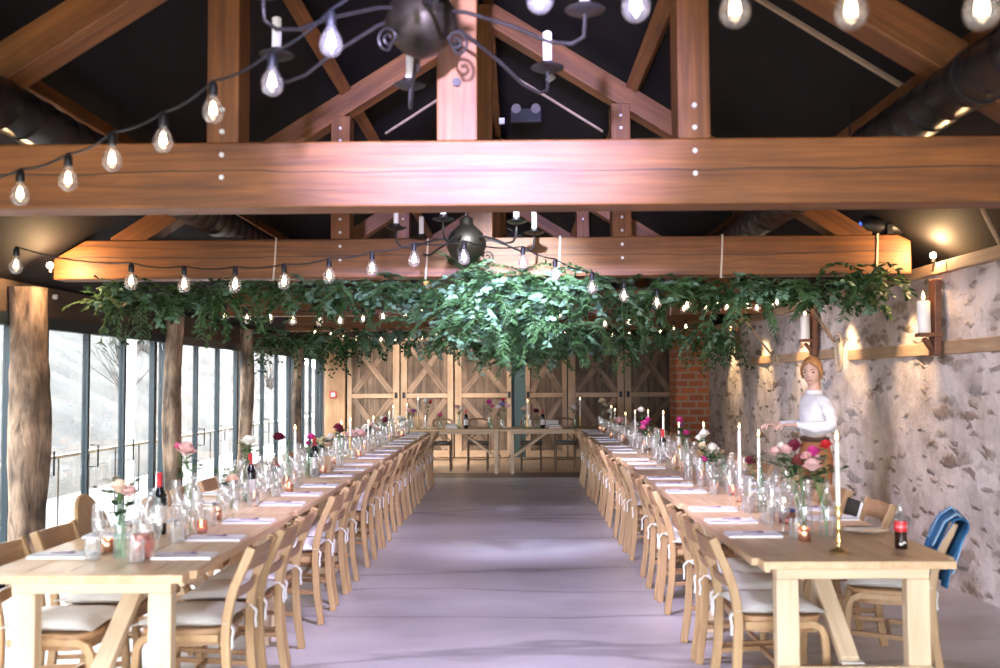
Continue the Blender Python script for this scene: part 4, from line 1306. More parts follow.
# tea light cups between the glasses
me_cup = {'copper': MB().lathe([(.024, 0), (.030, .004), (.031, .06), (.0285, .062), (.027, .012), (.0, .01)], 16).mesh('copper_tea_light_cup', 'copper', 60),
          'pink': MB().lathe([(.026, 0), (.034, .006), (.036, .065), (.033, .066), (.031, .012), (.0, .01)], 16).mesh('pink_tea_light_cup', 'pinkglass', 60)}
for row, x, ys in (('left', LX, LY), ('right', RX, RY)):
    n = 0
    for k, y0 in enumerate(ys):
        for j, o in enumerate((.55, 1.12, 1.62)):
            kd = 'copper' if (k + j) % 2 == 0 else 'pink'
            t = thing('tea_light', '%s tea light cup from the near end of the %s row, %s' % (ORD[n], row, 'polished copper' if kd == 'copper' else 'pink glass'), 'tea light', (x + U(-.16, .16), y0 + o, TH), 0, 'tea lights')
            link('cup', me_cup[kd], t)
            MB().lathe([(.022, .012), (.022, .028), (0, .028)], 12).build('wax', 'wax', t, smooth=40)
            link('flame', me_flame, t, loc=(0, 0, .024))
            n += 1
t = thing('pink_goblet', 'round pink glass tea light bowl beside the first green bottle of the left row', 'glass bowl', (-1.70, 4.42, TH))
MB().lathe([(.03, 0), (.045, .01), (.06, .05), (.055, .09), (.047, .11), (.044, .11), (.05, .06), (.04, .014), (0, .012)], 20, cap=False).build('bowl', 'pinkglass', t, smooth=60)
MB().lathe([(.025, .014), (.025, .03), (0, .03)], 12).build('wax', 'wax', t, smooth=40)

# ------------------------------------------------------------------ wine bottles, cola, books, cards
me_wb = [MB().lathe([(.034, 0), (.0375, .005), (.0375, .19), (.032, .215), (.016, .245), (.0145, .252)], 18).mesh('wine_bottle_body', 'winebottle', 60),
         MB().lathe([(.0155, .248), (.0152, .31), (.0165, .312), (.016, .322), (0, .323)], 16).mesh('wine_bottle_capsule', 'redcap', 50),
         MB().lathe([(.0379, .06), (.0379, .15)], 18, cap=False).mesh('wine_bottle_label', 'paper', 180)]
for row, px, dx, lab in (('left', 159, -.08, 'dark wine bottle with red capsule nearest the camera on the left row'), ('left', 250, .02, 'dark wine bottle with red capsule beside the white rose of the left row'),
                         ('left', 314, .06, 'dark wine bottle with red capsule beside the magenta flowers of the left row'), ('right', 661, -.06, 'dark wine bottle with red capsule in the right row'),
                         ('head', 466, 0, 'dark wine bottle with red capsule on the left half of the head table'), ('head', 542.5, 0, 'dark wine bottle with red capsule beside the stacked books')):
    if row == 'head':
        p = at(px, 400, HY - .1); loc = (p.x, p.y, TH)
    else:
        X = (LX if row == 'left' else RX) + dx; loc = (X, X * 972 / (px - 515), TH)
    t = thing('wine_bottle', lab, 'wine bottle', loc, U(0, 6), 'wine bottles')
    for nm, me in zip(('body', 'capsule', 'label'), me_wb):
        link(nm, me, t)

p = at(896, 545, 4.62)
t = thing('cola_bottle', 'glass cola bottle with red label on the near corner of the right row', 'bottle', (1.80, 4.62, TH), -.35)
prof = [(.026, 0), (.0285, .006), (.0275, .03), (.0262, .06), (.0285, .09), (.0295, .115), (.026, .14), (.018, .165), (.0135, .185), (.0128, .20), (.0145, .203), (.0145, .208), (.0125, .209)]
MB().lathe(prof, 22, cap=False).build('glass_body', 'glass', t, smooth=60)
MB().lathe([(0, .001), (.0262, .001), (.0288, .006), (.0278, .03), (.0265, .06), (.0286, .0855), (.0, .086)], 22, cap=False).build('drink', 'cola', t, smooth=60)
MB().lathe([(.0290, .082), (.0301, .10), (.0301, .122), (.0285, .13)], 26, cap=False).build('label', 'redlabel', t, smooth=180, )
cu = bpy.data.curves.new('label_text', 'FONT'); cu.body = 'Coca-Cola'; cu.size = .0165; cu.align_x = 'CENTER'; cu.extrude = .0002; cu.shear = .25
tmp = bpy.data.objects.new('label_text', cu); COL.objects.link(tmp)
bpy.context.view_layer.update()
me = bpy.data.meshes.new_from_object(tmp.evaluated_get(bpy.context.evaluated_depsgraph_get()))
bpy.data.objects.remove(tmp)


def wrap(me, R, z, a0):
    for v in me.vertices:
        a = v.co.x / R + a0
        v.co = Vector(((R + v.co.z) * math.cos(a), (R + v.co.z) * math.sin(a), z + v.co.y))


wrap(me, .0304, .102, -PI / 2 + .35)
me.materials.clear(); me.materials.append(M['white']); link('label_lettering', me, t)
MB().strap([((.0281) * math.cos(a), .0281 * math.sin(a), .030 + .005 * math.sin(a * 5)) for a in [(-PI / 2 + .35) + d * .1 for d in range(-6, 7)]], .010, .0006, (0, 0, 1)).build('wave_mark', 'white', t)


def book(loc, sx, sy, sz, mat, rz, lab, group='books on the head table'):
    t = thing('book', lab, 'book', loc, rz, group)
    MB().box(-sx / 2, sx / 2, -sy / 2, sy / 2, 0, .004).box(-sx / 2, sx / 2, -sy / 2, sy / 2, sz - .004, sz).box(-sx / 2, -sx / 2 + .004, -sy / 2, sy / 2, 0, sz).build('cover', mat, t)
    MB().box(-sx / 2 + .004, sx / 2 - .005, -sy / 2 + .005, sy / 2 - .005, .004, sz - .004).build('pages', 'paper', t)


q = at(451, 425, HY - .15); b0 = Vector((q.x, q.y, TH))
book(b0, .22, .16, .035, 'pinkbook', .1, 'dusty pink book at the bottom of the stack on the head table')
book(b0 + Vector((0, 0, .035)), .20, .15, .030, 'card', -.05, 'tan book in the middle of the stack on the head table')
book(b0 + Vector((0, 0, .065)), .18, .13, .025, 'navy', .15, 'dark book on top of the stack on the head table')
q = at(555, 425, HY - .2); b0 = Vector((q.x, q.y, TH))
book(b0, .24, .17, .035, 'redbook', .06, 'red book lying under the blue one on the head table')
book(b0 + Vector((-.01, .01, .035)), .21, .15, .03, 'navy', -.1, 'navy blue book on top of the red one on the head table')
t = thing('place_card', 'white folded card standing behind the red and blue books', 'card', at(552, 421, HY + .05) * 1.0); t.location.z = TH
MB().loft([[(-.11, -.04, 0), (-.11, 0, .13), (-.11, .04, 0), (-.11, .036, 0), (-.11, 0, .124), (-.11, -.036, 0)], [(.11, -.04, 0), (.11, 0, .13), (.11, .04, 0), (.11, .036, 0), (.11, 0, .124), (.11, -.036, 0)]]).build('folded_sheet', 'paper', t)

t = thing('menu_box', 'small burgundy box with a dark lid on the right row', 'box', (1.50, 5.45, TH), .2)
MB().box(-.035, .035, -.03, .03, 0, .065).build('box_body', 'burgundy', t, bevel=.003)
MB().box(-.037, .037, -.032, .032, .065, .082).build('lid', 'navy', t, bevel=.003)
t = thing('kraft_card', 'brown card leaning among the bottles of the left row', 'card', (-1.74, 8.6, TH), .3)
MB().box(-.10, .10, -.002, .002, .0, .15, Matrix.Rotation(.25, 3, 'X')).build('sheet', 'card', t)
MB().box(-.07, .07, -.006, .004, .0, .03).build('foot', 'tablebar', t)
t = thing('serving_plate', 'clear glass plate with cutlery on the wall side of the right row', 'plate', (1.80, 5.12, TH))
MB().lathe([(.0, .004), (.07, .003), (.075, 0), (.08, .005), (.125, .016), (.126, .019), (.08, .010), (.0, .009)], 28, cap=False).build('plate_body', 'glass', t, smooth=50)
for y in (-.02, .02):
    bar('knife', (-.09, y, .021), (.10, y, .021), .014, .003, 'bolt', t, bevel=.001)
# ================================================================== greenery garlands under the tie beams
def garland(name, label, Y, segs, nspray, seed, zb=2.33, cords=()):
    """segs: function(rnd) -> (x, y, z, length, droop, kind)"""
    rnd = random.Random(seed)
    org = (CX, Y, zb)
    t = thing(name, label, 'garland', org)
    st = MB(); lf = MB(); sv = MB(); fern = MB()
    for i in range(nspray):
        x, y, z, L, droop, kind = segs(rnd)
        p = Vector((x, y, z))
        a = rnd.uniform(0, 6.283)
        d = Vector((math.cos(a), math.sin(a) * .6 - .15, rnd.uniform(-.5, .55))).normalized()
        pts = [p.copy()]
        n = 7
        for j in range(n):
            d = (d + Vector((rnd.uniform(-.2, .2), rnd.uniform(-.2, .2), -droop * .22))).normalized()
            p = p + d * (L / n)
            if p.z > 2.26 and p.y > Y - .03:
                p.y = Y - .03
            pts.append(p.copy())
        st.tube(pts, [.003] * 4 + [.002] * 4, 4)
        tgt = (lf, sv, fern)[kind]
        m = 2 if kind < 2 else 3
        for j in range(1, n + 1):
            dd = (pts[j] - pts[j - 1]).normalized()
            side = dd.cross(Vector((0, 0, 1)))
            if side.length < .05:
                side = Vector((1, 0, 0))
            side.normalize()
            for s in (-1, 1):
                for q in range(m if kind == 2 else 1):
                    b = pts[j - 1].lerp(pts[j], rnd.random())
                    ld = (side * s * rnd.uniform(.6, 1) + dd * rnd.uniform(.3, .8) + Vector((0, 0, rnd.uniform(-.35, .25)))).normalized()
                    nn = Vector((rnd.uniform(-.6, .6), rnd.uniform(-.9, .1), rnd.uniform(.2, 1)))
                    if kind == 0:
                        leaf_quads(tgt, b, ld, rnd.uniform(.04, .068), rnd.uniform(.022, .036), nn)
                    elif kind == 1:
                        leaf_quads(tgt, b, ld, rnd.uniform(.045, .07), rnd.uniform(.030, .044), nn)
                    else:
                        leaf_quads(tgt, b, ld, rnd.uniform(.05, .085), rnd.uniform(.009, .015), nn)
    for mb, nm, mt in ((st, 'twigs', 'stem'), (lf, 'ivy_leaves', 'ivy1'), (sv, 'eucalyptus_leaves', 'ivy3'), (fern, 'fern_leaves', 'ivy2')):
        if mb.v:
            mb.build(nm, mt, t, smooth=50, origin=org)
    for x in cords:
        MB().strap([(x, Y + .02, 2.34), (x, Y + .085, 2.345), (x + .012, Y + .093, 2.5), (x + .02, Y + .093, 2.684), (x + .02, Y + .25, 2.684)], .014, .004, (1, 0, 0)).build('tie_cord', 'rope', t, origin=org)
    return t


def seg_near(r):
    u = r.random()
    if u < .34:                                   # the full middle
        x = r.gauss(.0, .36); k = r.choice((1, 2, 2, 2, 1, 0)); z = 2.16 + r.uniform(-.26, .22); L = r.uniform(.18, .42); dr = r.uniform(.0, 1.0)
        y = 7.44 + r.uniform(-.14, .14)
    elif u < .90:
        x = r.uniform(-3.35, 2.75); k = r.choice((0, 0, 0, 1, 2)); z = 2.27 + r.uniform(-.10, .05); L = r.uniform(.14, .30); dr = r.uniform(.2, 1.0)
        y = 7.52 + r.uniform(-.08, .20)
    elif u < .95:
        x = r.choice((-2.95, -2.25, .95, 1.75)) + r.uniform(-.14, .14); k = r.choice((0, 0, 2)); z = 2.18; L = r.uniform(.25, .42); dr = 1.8
        y = 7.48
    else:
        x = r.uniform(2.45, 2.95); k = 0; z = 2.32 + r.uniform(-.08, .12); L = r.uniform(.2, .34); dr = 1.0; y = 7.45
    return x, y, z, L, dr, k


def seg_far(r):
    u = r.random()
    if u < .30:
        x = r.gauss(.05, .45); k = r.choice((2, 2, 1)); z = 2.06 + r.uniform(-.20, .10); L = r.uniform(.2, .45); dr = r.uniform(.2, 1.2)
    elif u < .90:
        x = r.uniform(-3.1, 2.6); k = r.choice((0, 0, 2, 1)); z = 2.14 + r.uniform(-.14, .05); L = r.uniform(.15, .34); dr = r.uniform(.4, 1.4)
    else:
        x = r.choice((-3.0, -2.2, 1.25, 2.45, 2.5)) + r.uniform(-.16, .16); k = 0; z = 2.06; L = r.uniform(.3, .55); dr = 2.0
    return x, 11.75 + r.uniform(-.12, .14), z, L, dr, k


garland('leaf_garland', 'thick green leaf garland slung along the second tie beam with a fuller middle', 7.5, seg_near, 900, 3, cords=(-1.90, -.70, .34, 1.61, 2.82))
garland('leaf_garland', 'green leaf garland on the third tie beam, hanging just above the barn doors', 11.8, seg_far, 640, 4, cords=(-2.3, -.9, .6, 1.9))

# ================================================================== festoon lights
me_bulb = MB().lathe([(.0135, .062), (.014, .050), (.019, .040), (.030, .022), (.0365, .004), (.0375, -.008), (.034, -.024), (.024, -.037), (.010, -.044), (.0, -.045)], 18, cap=False).mesh('bulb', 'bulb', 180)
mb = MB()
for i in range(6):
    a = 2 * PI * i / 6
    mb.tube([(.004 * math.cos(a), .004 * math.sin(a), .03), (.010 * math.cos(a), .010 * math.sin(a), .006), (.012 * math.cos(a + .5), .012 * math.sin(a + .5), -.010)], .0021, 4)
me_fil = mb.mesh('filament', 'filament')
me_sock = MB().lathe([(.015, .055), (.0165, .06), (.0165, .092), (.011, .10), (.006, .108), (0, .108)], 14).mesh('lamp_holder', 'black', 50)


def festoon(label, pts, bulb_d=.075):
    P = [at(x, y, bulb_d * 972 / w) for x, y, w in pts]
    org = P[0].copy()
    t = thing('festoon_lights', label, 'string lights', org, 0, 'festoon light strings')
    path = []
    T = [p + Vector((0, 0, .108)) for p in P]
    for a, b in zip(T, T[1:]):
        for i in range(6):
            u = i / 6
            path.append(a.lerp(b, u) - Vector((0, 0, 4 * u * (1 - u) * min(.03, .06 * (b - a).length))))
    path.append(T[-1])
    MB().tube(path, .0048, 6).build('cable', 'black', t, smooth=60, origin=org)
    for i, p in enumerate(P):
        tilt = (U(-.14, .14), U(-.14, .14), U(0, 6))
        link('lamp_holder', me_sock, t, loc=p - org, rot=(0, 0, 0))
        b = link('bulb', me_bulb, t, loc=p - org, rot=(0, 0, tilt[2]))
        link('filament', me_fil, b)


festoon('string of clear festoon bulbs crossing in front of the nearest beam',
        [(-26, 203, 18), (20, 195, 18.5), (68, 180, 19), (112, 160, 20), (163, 141, 20.5), (213, 111, 21.5), (272, 83, 22.5), (331, 43, 24), (400, -18, 25), (470, -42, 26), (540, -3, 28), (636, 5, 29), (735, 9, 31), (851, 10, 33), (982, 8, 36)])
festoon('string of festoon bulbs draped before the garland and under the second beam',
        [(16, 266, 13.6), (131, 282, 13.5), (184, 285, 13.2), (235, 285, 13), (284, 282, 12.8), (329, 276, 12.6), (372, 269, 12.4), (414, 260, 12.2), (464, 258, 12), (523, 263, 11.6), (555, 275, 11.3), (592, 288, 11), (624, 296, 10.5),
         (657, 303, 10), (687, 306, 9.5), (718, 306, 9.1), (748, 305, 8.8), (777, 302, 8.6), (801, 299, 8.4)])
festoon('string of small festoon bulbs between the second and third beams',
        [(225, 316, 8.4), (247, 319, 8.2), (270, 318, 8.1), (293, 321, 8), (320, 322, 7.9), (340, 321, 7.8), (363, 319, 7.8), (383, 317, 7.7), (405, 314, 7.6), (423, 311, 7.6), (441, 308, 7.5), (475, 304, 7.4), (508, 303, 7.4), (540, 308, 7.3), (560, 315, 7.2),
         (580, 321, 7.1), (605, 324, 7.0), (629, 322, 7.0), (660, 313, 7.1), (684, 309, 7.2), (706, 308, 7.3), (727, 307, 7.4), (757, 308, 7.6), (772, 304, 7.8)])
festoon('farthest string of tiny festoon bulbs in front of the barn doors',
        [(315, 333, 5.4), (331, 335, 5.4), (343, 337, 5.3), (356, 339, 5.3), (369, 340, 5.3), (381, 340, 5.3), (395, 340, 5.2), (409, 339, 5.2), (422, 338, 5.2), (436, 336, 5.2), (452, 335, 5.2), (470, 334, 5.2), (490, 333, 5.2), (510, 333, 5.2), (530, 333, 5.2), (548, 333, 5.2),
         (565, 333, 5.2), (580, 334, 5.2), (597, 334, 5.2), (612, 335, 5.2), (629, 334, 5.2), (645, 333, 5.2), (660, 331, 5.3), (674, 329, 5.3), (686, 327, 5.4)])


# ================================================================== the person standing by the wall
def ev_mesh(o):
    bpy.context.view_layer.update()
    dg = bpy.context.evaluated_depsgraph_get()
    me = bpy.data.meshes.new_from_object(o.evaluated_get(dg))
    bpy.data.objects.remove(o)
    return me


def skin(nodes, edges, sub=2, root=0):
    me = bpy.data.meshes.new('limbs')
    me.from_pydata([n[0] for n in nodes], edges, [])
    o = bpy.data.objects.new('limbs', me); COL.objects.link(o)
    s = o.modifiers.new('skin', 'SKIN'); s.use_smooth_shade = True
    for i, n in enumerate(nodes):
        r = n[1]
        me.skin_vertices[0].data[i].radius = r if isinstance(r, tuple) else (r, r)
        me.skin_vertices[0].data[i].use_root = (i == root)
    b = o.modifiers.new('sub', 'SUBSURF'); b.levels = sub; b.render_levels = sub
    return ev_mesh(o)


def fuse(meshes, voxel, smooth=3):
    bm = bmesh.new()
    for m in meshes:
        bm.from_mesh(m)
    me = bpy.data.meshes.new('fused'); bm.to_mesh(me); bm.free()
    o = bpy.data.objects.new('fused', me); COL.objects.link(o)
    r = o.modifiers.new('remesh', 'REMESH'); r.mode = 'VOXEL'; r.voxel_size = voxel; r.use_smooth_shade = True
    if smooth:
        s = o.modifiers.new('smooth', 'SMOOTH'); s.iterations = smooth; s.factor = .5
    return ev_mesh(o)


def chain(specs):
    nodes, edges = [], []
    for pts in specs:
        st = pts[0] if isinstance(pts[0], int) else None
        prev = st
        for p in (pts[1:] if st is not None else pts):
            nodes.append(p); i = len(nodes) - 1
            if prev is not None:
                edges.append((prev, i))
            prev = i
    return nodes, edges


HC = Vector((0, -.014, 1.605)); HR = Matrix.Rotation(math.radians(48), 3, 'Z') @ Matrix.Rotation(math.radians(4), 3, 'X')


def head_pt(u, v, k=1.0):
    """face towards -Y"""
    a = -PI / 2 + PI * v
    th = 2 * PI * u
    c = math.cos(a); z = math.sin(a)
    x, y = c * math.sin(th), -c * math.cos(th)
    X, Y, Z = x * .071, y * .090, z * .118
    low = max(0, -z)
    X *= 1 - .34 * low ** 1.5; 
    if y < 0:
        Y *= 1 - .10 * low
    else:
        Y *= 1 - .25 * low
    if y < 0:                                   # nose, brow, eye hollows, mouth, chin
        g = lambda px, pz, sx, sz: math.exp(-((X - px) / sx) ** 2 - ((Z - pz) / sz) ** 2)
        Y -= .020 * g(0, -.022, .011, .014) + .009 * g(0, .0, .009, .022) + .004 * g(0, .028, .04, .012) + .007 * g(0, -.062, .022, .010) + .010 * g(0, -.098, .028, .018)
        Y += .009 * (g(-.03, .006, .016, .011) + g(.03, .006, .016, .011))
    return HC + HR @ (Vector((X, Y, Z)) * k)


PP = (2.47, 8.10, 0)
person = thing('person', 'person in white blouse and rust trousers standing by the stone wall, fair hair tied back', 'person', PP, math.radians(-80))
LW, RW = Vector((.125, -.225, 1.18)), Vector((-.10, -.25, 1.175))
specs = [[((0, .0, .95), (.135, .10)), ((0, -.005, 1.08), (.09, .07)), ((0, -.01, 1.22), (.10, .078)), ((0, .0, 1.32), (.095, .068)), ((0, .01, 1.41), (.055, .048)), ((0, .0, 1.50), (.047, .047)), ((0, -.008, 1.56), (.045, .05))]]
nodes, edges = chain(specs)


def limb(start, pts):
    prev = start
    for p in pts:
        nodes.append(p); edges.append((prev, len(nodes) - 1)); prev = len(nodes) - 1


for s, wst in ((1, LW), (-1, RW)):
    limb(3, [((s * .12, .005, 1.36), .040), ((s * .170, .02, 1.335), .040), ((s * .195, .045, 1.25), .037), ((s * .203, .055, 1.165), .033), ((wst.x * .55 + s * .21 * .45, -.06, 1.17), .031), (tuple(wst), .023), (tuple(wst + Vector((0, -.03, .0))), (.030, .017))])
    limb(0, [((s * .085, .0, .86), .092), ((s * .095, -.01, .68), .075), ((s * .095, -.005, .50), .055), ((s * .10, .015, .32), .052), ((s * .10, .03, .10), .035), ((s * .105, .0, .045), .036), ((s * .11, -.12, .03), (.040, .025))])
body = skin(nodes, edges, 2)
hands = []
for s, wst in ((1, LW), (-1, RW)):
    palm = wst + Vector((0, -.065, -.002))
    mb = MB(); mb.ball(palm, .040, .050, .016, 12, 8)
    for i, (dx, L) in enumerate(((-.030, .062), (-.011, .075), (.009, .070), (.028, .054))):
        b = palm + Vector((dx, -.035, .002))
        mb.tube([b, b + Vector((dx * .15, -L * .45, .004)), b + Vector((dx * .2, -L * .78, -.012 - .006 * i)), b + Vector((dx * .2, -L * .95, -.030 - .005 * i))], [.0088, .0085, .0078, .0062], 8)
    q = palm + Vector((-s * .032, .012, 0))
    mb.tube([q, q + Vector((-s * .024, -.022, -.008)), q + Vector((-s * .030, -.05, -.02))], [.011, .0095, .0075], 8)
    hands.append(mb.mesh('hand', 'skin'))
mb = MB(); mb.grid(lambda u, v: head_pt(u, .02 + .96 * v), 48, 40)
rings_top = mb.v
hm = mb.mesh('head', 'skin')
bmh = bmesh.new(); bmh.from_mesh(hm); bmesh.ops.remove_doubles(bmh, verts=bmh.verts, dist=.0005); bmesh.ops.holes_fill(bmh, edges=bmh.edges); bmesh.ops.recalc_face_normals(bmh, faces=bmh.faces); bmh.to_mesh(hm); bmh.free()
ears = MB()
for s in (-1, 1):
    e = [HC + HR @ Vector((s * .073 + s * .006 * math.sin(a), .012 + .018 * math.cos(a), -.005 + .030 * math.sin(a))) for a in [2 * PI * i / 10 for i in range(10)]]
    ears.loft([[p + HR @ Vector((0, 0, 0)) for p in e], [p + HR @ Vector((-s * .012, 0, 0)) for p in e]])
bm_mesh = fuse([body, hm, ears.mesh('ears', 'skin')] + hands, .0055, 2)
bm_mesh.materials.clear(); bm_mesh.materials.append(M['skin'])
link('body', bm_mesh, person)

# face
def facep(x, z, out=.0):
    best = None
    for i in range(-24, 25):
        for j in range(10, 36):
            p = head_pt(i / 96.0, j / 40.0)
            q = HR.transposed() @ (p - HC)
            d = (q.x - x) ** 2 + (q.z - z) ** 2
            if best is None or d < best[0]:
                best = (d, q)
    return HC + HR @ Vector((x, best[1].y - out, z))


for s in (-1, 1):
    e = MB().ball((0, 0, 0), .0145, .006, .0075, 10, 6).build('eye', 'eye', person, smooth=180); e.location = facep(s * .030, .006, .0); e.rotation_euler = (HR @ Matrix.Rotation(s * .10, 3, 'Y')).to_euler()
    b = MB().tube([facep(s * .015, .026, .003), facep(s * .03, .031, .003), facep(s * .046, .029, .002)], .0032, 6).build('eyebrow', 'brow', person, smooth=60)
MB().tube([facep(-.022, -.062, .001), facep(-.008, -.060, .003), facep(.008, -.060, .003), facep(.022, -.062, .001)], [.003, .0055, .0055, .003], 8).build('mouth', 'lips', person, smooth=60)
# hair: swept back from a side parting, tied low
hair = MB()


def hair_pt(u, v):
    p = head_pt(u, v, 1.0)
    q = HR.transposed() @ (p - HC)
    k = 1.065 + .012 * math.sin(u * 70 + v * 6)
    return HC + HR @ Vector((q.x * k * 1.04, q.y * k + (.004 if q.y > 0 else 0), q.z * 1.06 + .003))


def hair_in(u, v):
    # keep the face clear
    th = abs(((u + .5) % 1) - .5) * 2 * PI
    z = math.sin(-PI / 2 + PI * v)
    lim = 1.22 if z < .15 else 1.22 - (z - .15) / .5 * 1.22
    return th > lim and z > (-.55 if th > 1.9 else -.40)


NU, NV = 72, 44
vs = {}
inner = MB()
faces = []
vv = []
for j in range(NV):
    for i in range(NU):
        cs = [((i + a) / NU, .02 + .96 * (j + b) / NV) for a, b in ((0, 0), (1, 0), (1, 1), (0, 1))]
        if all(hair_in(*c) for c in cs):
            ids = []
            for c in cs:
                key = (round(c[0] * NU) % NU, round(c[1] * 10000))
                if key not in vs:
                    vs[key] = len(vv); vv.append(hair_pt(*c))
                ids.append(vs[key])
            faces.append(tuple(ids))
hair.add(vv, faces)
ho = hair.build('hair', 'hair', person, smooth=180)
sd = ho.modifiers.new('thickness', 'SOLIDIFY'); sd.thickness = .010; sd.offset = 1
tail = MB()
bk = HC + HR @ Vector((0, .095, -.03))
for i in range(14):
    ox, oz = U(-.02, .02), U(-.02, .02)
    tail.tube([bk + HR @ Vector((ox * .6, -.02, oz * .5)), bk + HR @ Vector((ox, .018, -.02 + oz)), bk + HR @ Vector((ox * 1.3, .026, -.075 + oz)), bk + HR @ Vector((ox * .9, .012, -.13 + oz)), bk + HR @ Vector((ox * .4, .0, -.175 + oz))], [.012, .015, .014, .010, .003], 7)
tail.build('ponytail', 'hair', person, smooth=70)
for s in (-1, 1):
    MB().tube([facep(s * .040, .075, .004), HC + HR @ Vector((s * .072, -.050, .035)), HC + HR @ Vector((s * .079, -.022, -.01)), HC + HR @ Vector((s * .076, .02, -.045))], [.008, .011, .010, .006], 7).build('hair_strand', 'hair', person, smooth=70)
# blouse
nodes, edges = chain([[((0, .0, 1.065), (.125, .104)), ((0, -.008, 1.14), (.136, .118)), ((0, -.012, 1.24), (.138, .112)), ((0, .0, 1.34), (.130, .095)), ((0, .008, 1.41), (.070, .060)), ((0, .004, 1.44), (.056, .056))]])
for s, wst in ((1, LW), (-1, RW)):
    limb(3, [((s * .132, .006, 1.378), .056), ((s * .176, .020, 1.34), .056), ((s * .200, .045, 1.25), .055), ((s * .208, .055, 1.165), .054), ((wst.x * .5 + s * .21 * .5, -.06, 1.16), .052), ((wst.x * .85 + s * .2 * .15, wst.y + .055, 1.17), .042), (tuple(wst + Vector((0, .012, 0))), .029), (tuple(wst + Vector((0, -.008, 0))), .031)])
bl = fuse([skin(nodes, edges, 2)], .008, 4)
bl.materials.clear(); bl.materials.append(M['blouse'])
for v in bl.vertices:
    c = v.co
    w = .004 * math.sin(c.z * 60 + c.x * 25) * math.sin(c.y * 40 + c.x * 30) + .003 * math.sin(c.z * 95 + c.y * 50)
    v.co = c + v.normal * w
link('blouse', bl, person)
MB().loft([[(.064 * math.cos(a) * k, .004 + .066 * math.sin(a) * k, z) for a in [2 * PI * i / 22 for i in range(22)]] for k, z in ((1.06, 1.425), (.98, 1.458), (.90, 1.456), (.90, 1.425))]).build('collar', 'blouse', person, smooth=60)
# trousers, belt, shoes
nodes, edges = chain([[((0, .0, 1.10), (.116, .096)), ((0, .0, .99), (.148, .118)), ((0, .0, .90), (.155, .118))]])
for s in (-1, 1):
    limb(2, [((s * .088, .0, .82), .108), ((s * .098, -.008, .66), .093), ((s * .10, 0, .48), .078), ((s * .10, .015, .28), .074), ((s * .10, .022, .09), .072)])
tr = fuse([skin(nodes, edges, 2)], .009, 3)
tr.materials.clear(); tr.materials.append(M['trouser'])
link('trousers', tr, person)
MB().loft([[(.137 * math.cos(a) * k, .109 * math.sin(a) * k, z) for a in [2 * PI * i / 28 for i in range(28)]] for k, z in ((.99, 1.04), (1.03, 1.045), (1.02, 1.072), (.97, 1.075))]).build('belt', 'belt', person, smooth=60)
for s in (-1, 1):
    MB().loft([[(s * .108 + w * math.cos(a), y + .0 * math.sin(a), .002 + h * .5 + h * .5 * math.sin(a)) for a in [2 * PI * i / 14 for i in range(14)]] for y, w, h in ((.085, .02, .05), (.06, .042, .085), (-.0, .044, .085), (-.08, .052, .065), (-.15, .045, .05), (-.18, .02, .035))]).build('shoe', 'shoe', person, smooth=60)

# ================================================================== blue cloth on the near wall-side chair, black folder on the next
def cloth(name, pts_fn, nu, nv, mat, parent, th=.006):
    o = MB().grid(pts_fn, nu, nv).build(name, mat, parent, smooth=180)
    s = o.modifiers.new('thickness', 'SOLIDIFY'); s.thickness = th; s.offset = 0
    return o


ja = thing('blue_jacket', 'blue jacket hung over the back of the nearest wall-side chair of the right row', 'jacket', (1.99, RY[0] + 1.0, .45), PI - .32)


def jk(u, v):
    # over the top slat: outside of the back -> over -> inside hanging to the seat
    y = (u - .5) * .43 + .012 * math.sin(v * 9)
    s = v
    if s < .25:
        z = .03 + s / .25 * .34; x = back_x(.45 + z) - .060 - .010 * math.sin(u * 14)
    elif s < .35:
        a = (s - .25) / .10 * PI
        x = back_x(.81) - .022 - .036 * math.cos(a); z = .365 + .02 * math.sin(a)
    else:
        z = .36 - (s - .35) / .65 * .34; x = back_x(.45 + z) + .028 + .012 * math.sin(u * 16 + v * 4)
    return (x, y, z)


cloth('jacket_body', jk, 22, 40, 'denim', ja)
for yy in (-.12, .15):
    MB().strap([(back_x(.60) - .08, yy + .01, .10), (back_x(.81) - .062, yy, .36), (back_x(.81) - .01, yy, .405), (back_x(.81) + .05, yy, .36), (back_x(.72) + .06, yy + .015, .24)], .045, .008, (0, 1, 0)).build('sleeve_strap', 'lightdenim', ja, smooth=40)
t = thing('black_folder', 'black folder standing on the second wall-side chair of the right row', 'folder', (1.95, RY[0] + 1.62, .505), PI)
MB().box(-.012, .012, -.11, .11, 0, .33, Matrix.Rotation(-.30, 3, 'Y')).build('cover', 'black', t, bevel=.003)
MB().box(-.008, .008, -.105, .112, .004, .326, Matrix.Rotation(-.30, 3, 'Y')).build('pages', 'paper', t)
# ================================================================== light
def light(name, kind, loc, energy, col=(1, 1, 1), size=.1, aim=None, angle=None, blend=.6):
    d = bpy.data.lights.new(name, kind); d.energy = energy; d.color = col
    if kind == 'AREA':
        d.size = size
    else:
        d.shadow_soft_size = size
    o = bpy.data.objects.new(name, d); COL.objects.link(o); o.location = loc
    if aim is not None:
        o.rotation_euler = (Vector(aim) - Vector(loc)).to_track_quat('-Z', 'Y').to_euler()
    if angle:
        d.spot_size = math.radians(angle); d.spot_blend = blend
    return o


wd = bpy.data.worlds.new('overcast_sky'); scn.world = wd; wd.use_nodes = True
bg = wd.node_tree.nodes['Background']
bg.inputs['Color'].default_value = (0.90, 0.95, 1.0, 1); bg.inputs['Strength'].default_value = SKY

